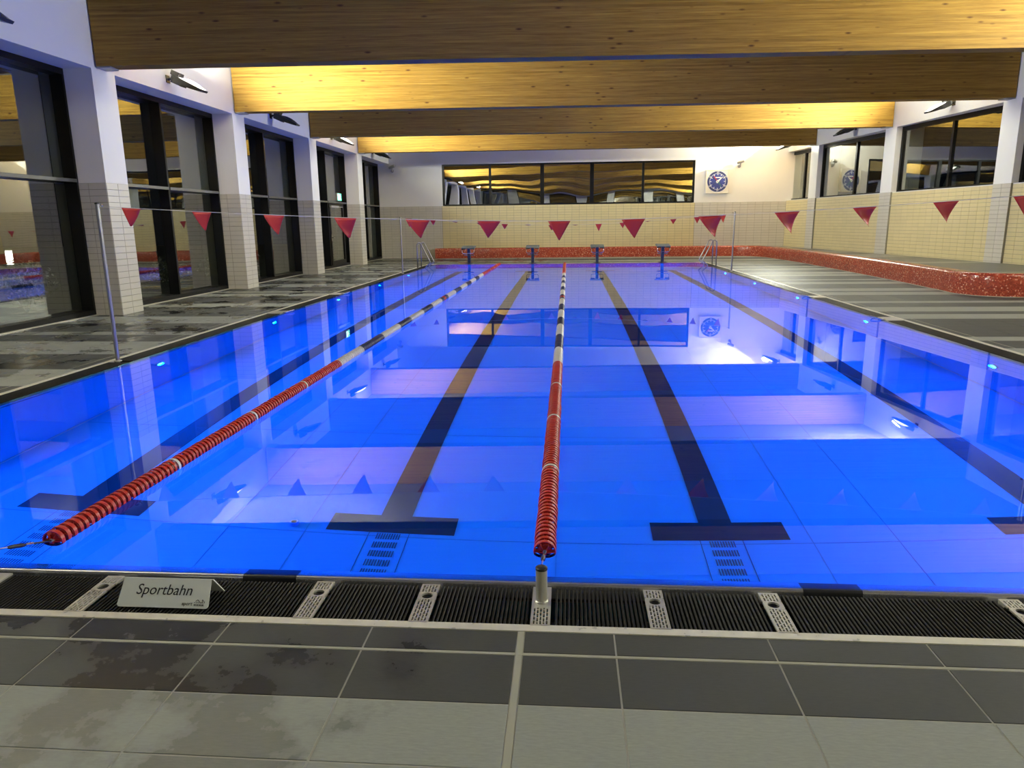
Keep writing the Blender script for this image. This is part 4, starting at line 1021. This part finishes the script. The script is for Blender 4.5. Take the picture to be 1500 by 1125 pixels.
# ================================================================== CLOCK, CAMERAS, EXIT SIGN, DOOR
T = thing('pace_clock', 'square white pace clock with round blue dial on the end wall', 'clock', (6.63, YF, 3.21))
m = MB(); m.box(-0.49, 0.49, -0.12, 0.0, -0.49, 0.49); cs = m.build('case', CLOCKW, T)
m = MB(); m.box(-0.50, 0.50, -0.135, -0.115, 0.47, 0.50); m.box(-0.50, 0.50, -0.135, -0.115, -0.50, -0.47); m.box(-0.50, -0.47, -0.135, -0.115, -0.47, 0.47); m.box(0.47, 0.50, -0.135, -0.115, -0.47, 0.47); m.build('rim', CLOCKW, cs)
m = MB(); m.lathe([(0.455, -0.122), (0.455, -0.126)], 48, 'y'); m.build('dial_border', WHITE, cs)
m = MB(); m.lathe([(0.44, -0.124), (0.44, -0.129)], 48, 'y'); dl = m.build('dial', CLOCKD, T)
m = MB(); m.lathe([(0.345, -0.127), (0.345, -0.131)], 48, 'y'); m.build('minute_ring', WHITE, dl)
m = MB(); m.lathe([(0.33, -0.129), (0.33, -0.133)], 48, 'y'); m.build('dial_centre', CLOCKB, dl)
def hand(name, ang, r0, r1, w0, w1, mat, d):
    a = math.radians(ang); s_, c_ = math.sin(a), math.cos(a); px_, pz_ = c_, -s_
    m = MB(); q = [(s_ * r0 + px_ * w0, c_ * r0 + pz_ * w0), (s_ * r1 + px_ * w1, c_ * r1 + pz_ * w1), (s_ * r1 - px_ * w1, c_ * r1 - pz_ * w1), (s_ * r0 - px_ * w0, c_ * r0 - pz_ * w0)]
    m.prism(q, d - 0.004, d); return m.build(name, mat, T if name != 'hour_mark' else dl)
for k in range(12): hand('hour_mark', k * 30, 0.265, 0.345, 0.013, 0.013, WHITE, -0.132)
for k, n_ in enumerate(('60', '10', '20', '30', '40', '50')):
    a = math.radians(k * 60); text('numeral', n_, 0.10, WHITE, dl, (0.392 * math.sin(a), -0.131, 0.392 * math.cos(a)), (PI / 2, 0, 0), ext=0.002)
m = MB(); m.box(-0.10, 0.13, -0.1345, -0.132, 0.15, 0.19); m.build('maker_mark', WHITE, dl)
hand('minute_hand', 47, -0.07, 0.29, 0.045, 0.010, WHITE, -0.138); hand('second_hand_red', -38, -0.02, 0.28, 0.012, 0.018, REDH, -0.143)
hand('second_hand_green', 142, -0.02, 0.26, 0.012, 0.010, GREENH, -0.148); hand('second_hand_blue', 237, -0.02, 0.30, 0.012, 0.012, CLOCKD, -0.145)
m = MB(); m.lathe([(0.06, -0.133), (0.06, -0.150), (0.01, -0.152)], 20, 'y'); m.build('hub', WHITE, T)

def wall_camera(loc, s_, label):
    T = thing('wall_camera', label, 'camera', loc, group='swivel cameras on the end wall')
    m = MB(); m.lathe([(0.07, 0.0), (0.07, -0.03), (0.05, -0.04)], 20, 'y', (0, 0, -0.10)); m.build('base', GREYPL, T)
    m = MB(); m.tube([(0, -0.03, -0.10), (0, -0.12, -0.10), (s_ * 0.02, -0.15, -0.03), (s_ * 0.03, -0.16, 0.03)], 0.03, 10); m.build('swivel_arm', GREYPL, T)
    m = MB(); m.tube([(-s_ * 0.10, -0.14, 0.03), (s_ * 0.02, -0.18, 0.07), (s_ * 0.15, -0.22, 0.11)], [0.055, 0.07, 0.06], 14); b_ = m.build('body', GREYPL, T)
    m = MB(); m.tube([(-s_ * 0.10, -0.138, 0.028), (-s_ * 0.118, -0.132, 0.022)], [0.045, 0.04], 14); m.build('lens', BLACKP, b_)
wall_camera((7.55, YF, 3.95), 1, 'grey swivel camera on the end wall beside the pace clock')
wall_camera((-7.80, YF, 4.00), 1, 'grey swivel camera on the end wall near the window corner')

T = thing('exit_sign', 'green lit exit sign above the glass door', 'sign', (XI + 0.02, 24.15, 2.43))
m = MB(); m.box(0.0, 0.06, -0.24, 0.24, 0.0, 0.28); m.build('housing', GREYPL, T)
m = MB(); m.box(0.06, 0.064, -0.225, 0.225, 0.015, 0.265); fc = m.build('face', EXITG, T)
m = MB(); m.box(0.064, 0.066, -0.20, -0.015, 0.03, 0.25); dr = m.build('door_symbol', EXITW, fc)
m = MB()
m.lathe([(0.022, 0.0645), (0.022, 0.0665)], 14, 'x', (0, 0.075, 0.21))
m.add([(0.0645, 0.02, 0.18), (0.0645, 0.10, 0.18), (0.0645, 0.085, 0.10), (0.0645, 0.04, 0.10), (0.0665, 0.02, 0.18), (0.0665, 0.10, 0.18), (0.0665, 0.085, 0.10), (0.0665, 0.04, 0.10)], [(0, 1, 2, 3), (7, 6, 5, 4), (0, 4, 5, 1), (1, 5, 6, 2), (2, 6, 7, 3), (3, 7, 4, 0)])
for q in ([(0.05, 0.11), (0.02, 0.075), (-0.01, 0.05)], [(0.075, 0.11), (0.115, 0.08), (0.12, 0.035)], [(0.03, 0.17), (0.0, 0.14)], [(0.095, 0.17), (0.135, 0.15)]):
    m.tube([(0.066, a, b_) for a, b_ in q], 0.008, 6)
m.build('running_figure', EXITW, fc)
T = thing('door_1', 'black framed glass door with lever handle under the exit sign', 'door', (XI - 0.02, 24.05, 0.10), kind='structure')
m = MB(); m.box(-0.07, 0, -0.85, -0.74, 0, 2.23); m.box(-0.07, 0, 0.72, 0.83, 0, 2.23); m.box(-0.07, 0, -0.74, 0.72, 2.12, 2.23); m.box(-0.07, 0, -0.74, 0.72, 0, 0.16); m.build('leaf_frame', BLACKM, T)
m = MB(); m.box(-0.04, -0.032, -0.74, 0.72, 0.16, 2.12); m.build('pane', PANE, T)
m = MB(); m.box(0.0, 0.06, -0.75, 0.10, 2.08, 2.15); cl = m.build('closer', GREYPL, T)
m = MB(); m.box(0.03, 0.05, 0.10, 0.60, 2.10, 2.12); m.build('closer_arm', GREYPL, cl)
m = MB(); m.tube([(0.0, -0.79, 1.0), (0.06, -0.79, 1.0), (0.06, -0.64, 1.0)], 0.012, 8); m.build('handle', CHROME, T)
m = MB(); m.box(0.0, 0.012, -0.815, -0.765, 0.88, 1.12); m.build('handle_plate', CHROME, T)

# ================================================================== EDGE BRACKETS
def edge_bracket(x, y, label):
    s_ = -1 if x < 0 else 1
    T = thing('edge_handle', label, 'handle', (x, y, 0), 0 if s_ > 0 else PI)
    m = MB(); m.tube([(0.02, -0.15, 0.0), (-0.06, -0.14, 0.02), (-0.11, -0.07, 0.035), (-0.12, 0.0, 0.04), (-0.11, 0.07, 0.035), (-0.06, 0.14, 0.02), (0.02, 0.15, 0.0)], 0.012, 8); m.build('grip', CHROME, T, smooth=True)
    m = MB(); m.cbox(0.045, 0.30, -0.19, 0.19, -0.01, 0.006, 0.003); m.build('base', STEEL, T)
edge_bracket(-5.06, 9.9, 'curved steel grip on the pool edge below the first lit window bay')
edge_bracket(-5.06, 13.4, 'curved steel grip on the pool edge farther toward the glass door')
edge_bracket(5.06, 8.8, 'curved steel grip on the bench side pool edge by the dark deck band')
edge_bracket(5.06, 12.25, 'curved steel grip on the bench side pool edge near the mosaic bend')

# ================================================================== GARDEN OUTSIDE
g = MB(); g.box(-60, XL - 0.95, -15, 60, -0.5, -0.06); g.build('ground', EARTH, kind='structure', label='dark garden ground outside the tall windows', cat='ground')
def shrub(x, y, r, h, seed, label):
    R_ = random.Random(seed); T = thing('garden_shrub', label, 'shrub', (x, y, -0.06), group='garden shrubs outside the windows')
    st = MB()
    for k in range(5):
        a = 2 * PI * k / 5 + R_.random(); st.tube([(0, 0, 0), (math.cos(a) * r * 0.25, math.sin(a) * r * 0.25, h * 0.45), (math.cos(a) * r * 0.5, math.sin(a) * r * 0.5, h * 0.8)], [0.02, 0.014, 0.006], 5)
    st.build('stem', EARTH, T)
    m = MB(); lumps = [(R_.uniform(-.55, .55) * r, R_.uniform(-.55, .55) * r, R_.uniform(.35, .85) * h, R_.uniform(.25, .42) * r) for _ in range(14)]
    for k in range(1100):
        lx, ly, lz, lr = R_.choice(lumps); d = Vector((R_.gauss(0, 1), R_.gauss(0, 1), R_.gauss(0, 1))).normalized() * lr * R_.uniform(.75, 1.05); p = Vector((lx, ly, lz)) + d
        if p.z < 0.03: continue
        a = Vector((R_.gauss(0, 1), R_.gauss(0, 1), R_.gauss(0, 1))).normalized(); b_ = d.normalized().cross(a)
        if b_.length < 0.1: continue
        b_.normalize(); a = b_.cross(d.normalized() + a * 0.4).normalized(); s_ = R_.uniform(.025, .05)
        m.add([p - a * s_, p + b_ * s_ * .5, p + a * s_, p - b_ * s_ * .5], [(0, 1, 2, 3)])
    m.build('foliage', LEAF, T, fix=False, kind='stuff')
sh = [(-10.3, 8.6, .8, .95), (-10.6, 10.5, .85, 1.0), (-10.4, 12.3, .7, .85), (-10.6, 15.8, .75, .9), (-10.4, 18.0, .7, .8), (-10.7, 20.6, .8, .9)]
sl_ = ['pale tipped garden shrub outside the window, nearest the glowing bollard', 'pale tipped garden shrub outside the window before the first column', 'low pale tipped shrub outside the window just past the first column', 'garden shrub outside the window past the first lit bay', 'low garden shrub outside the second tall window past the big flag pole', 'garden shrub outside near the glass door']
for k, (x, y, r, h) in enumerate(sh): shrub(x, y, r, h, 20 + k, sl_[k])
T = thing('bollard_lamp', 'glowing garden bollard lamp outside the window', 'lamp', (-12.0, 12.0, -0.06))
m = MB(); m.lathe([(0.07, 0), (0.07, 0.85), (0.075, 0.86)], 16, 'z'); m.build('post', GREYPL, T)
m = MB(); m.lathe([(0.062, 0.87), (0.062, 1.16)], 16, 'z'); m.build('glow_tube', BOLL, T)
m = MB(); m.lathe([(0.075, 1.16), (0.08, 1.18), (0.03, 1.20)], 16, 'z'); m.build('lid', GREYPL, T)

# ================================================================== SUNK PUCK
T = thing('diving_puck', 'small blue cylinder lying on the pool floor beside a lane line', 'puck', (-2.01, 2.08, -PD))
m = MB(); m.lathe([(0.030, 0.004), (0.034, 0.010), (0.034, 0.058), (0.030, 0.064)], 24, 'z'); smooth_by_angle(m.build('body', simple('puck_blue', (0.10, 0.35, 0.55), 0.4, noise=0.1), T))
m = MB(); m.lathe([(0.030, 0.064), (0.026, 0.067), (0.022, 0.064), (0.022, 0.060)], 24, 'z'); m.build('lid', simple('puck_pale', (0.35, 0.55, 0.65), 0.4, noise=0.1), T)
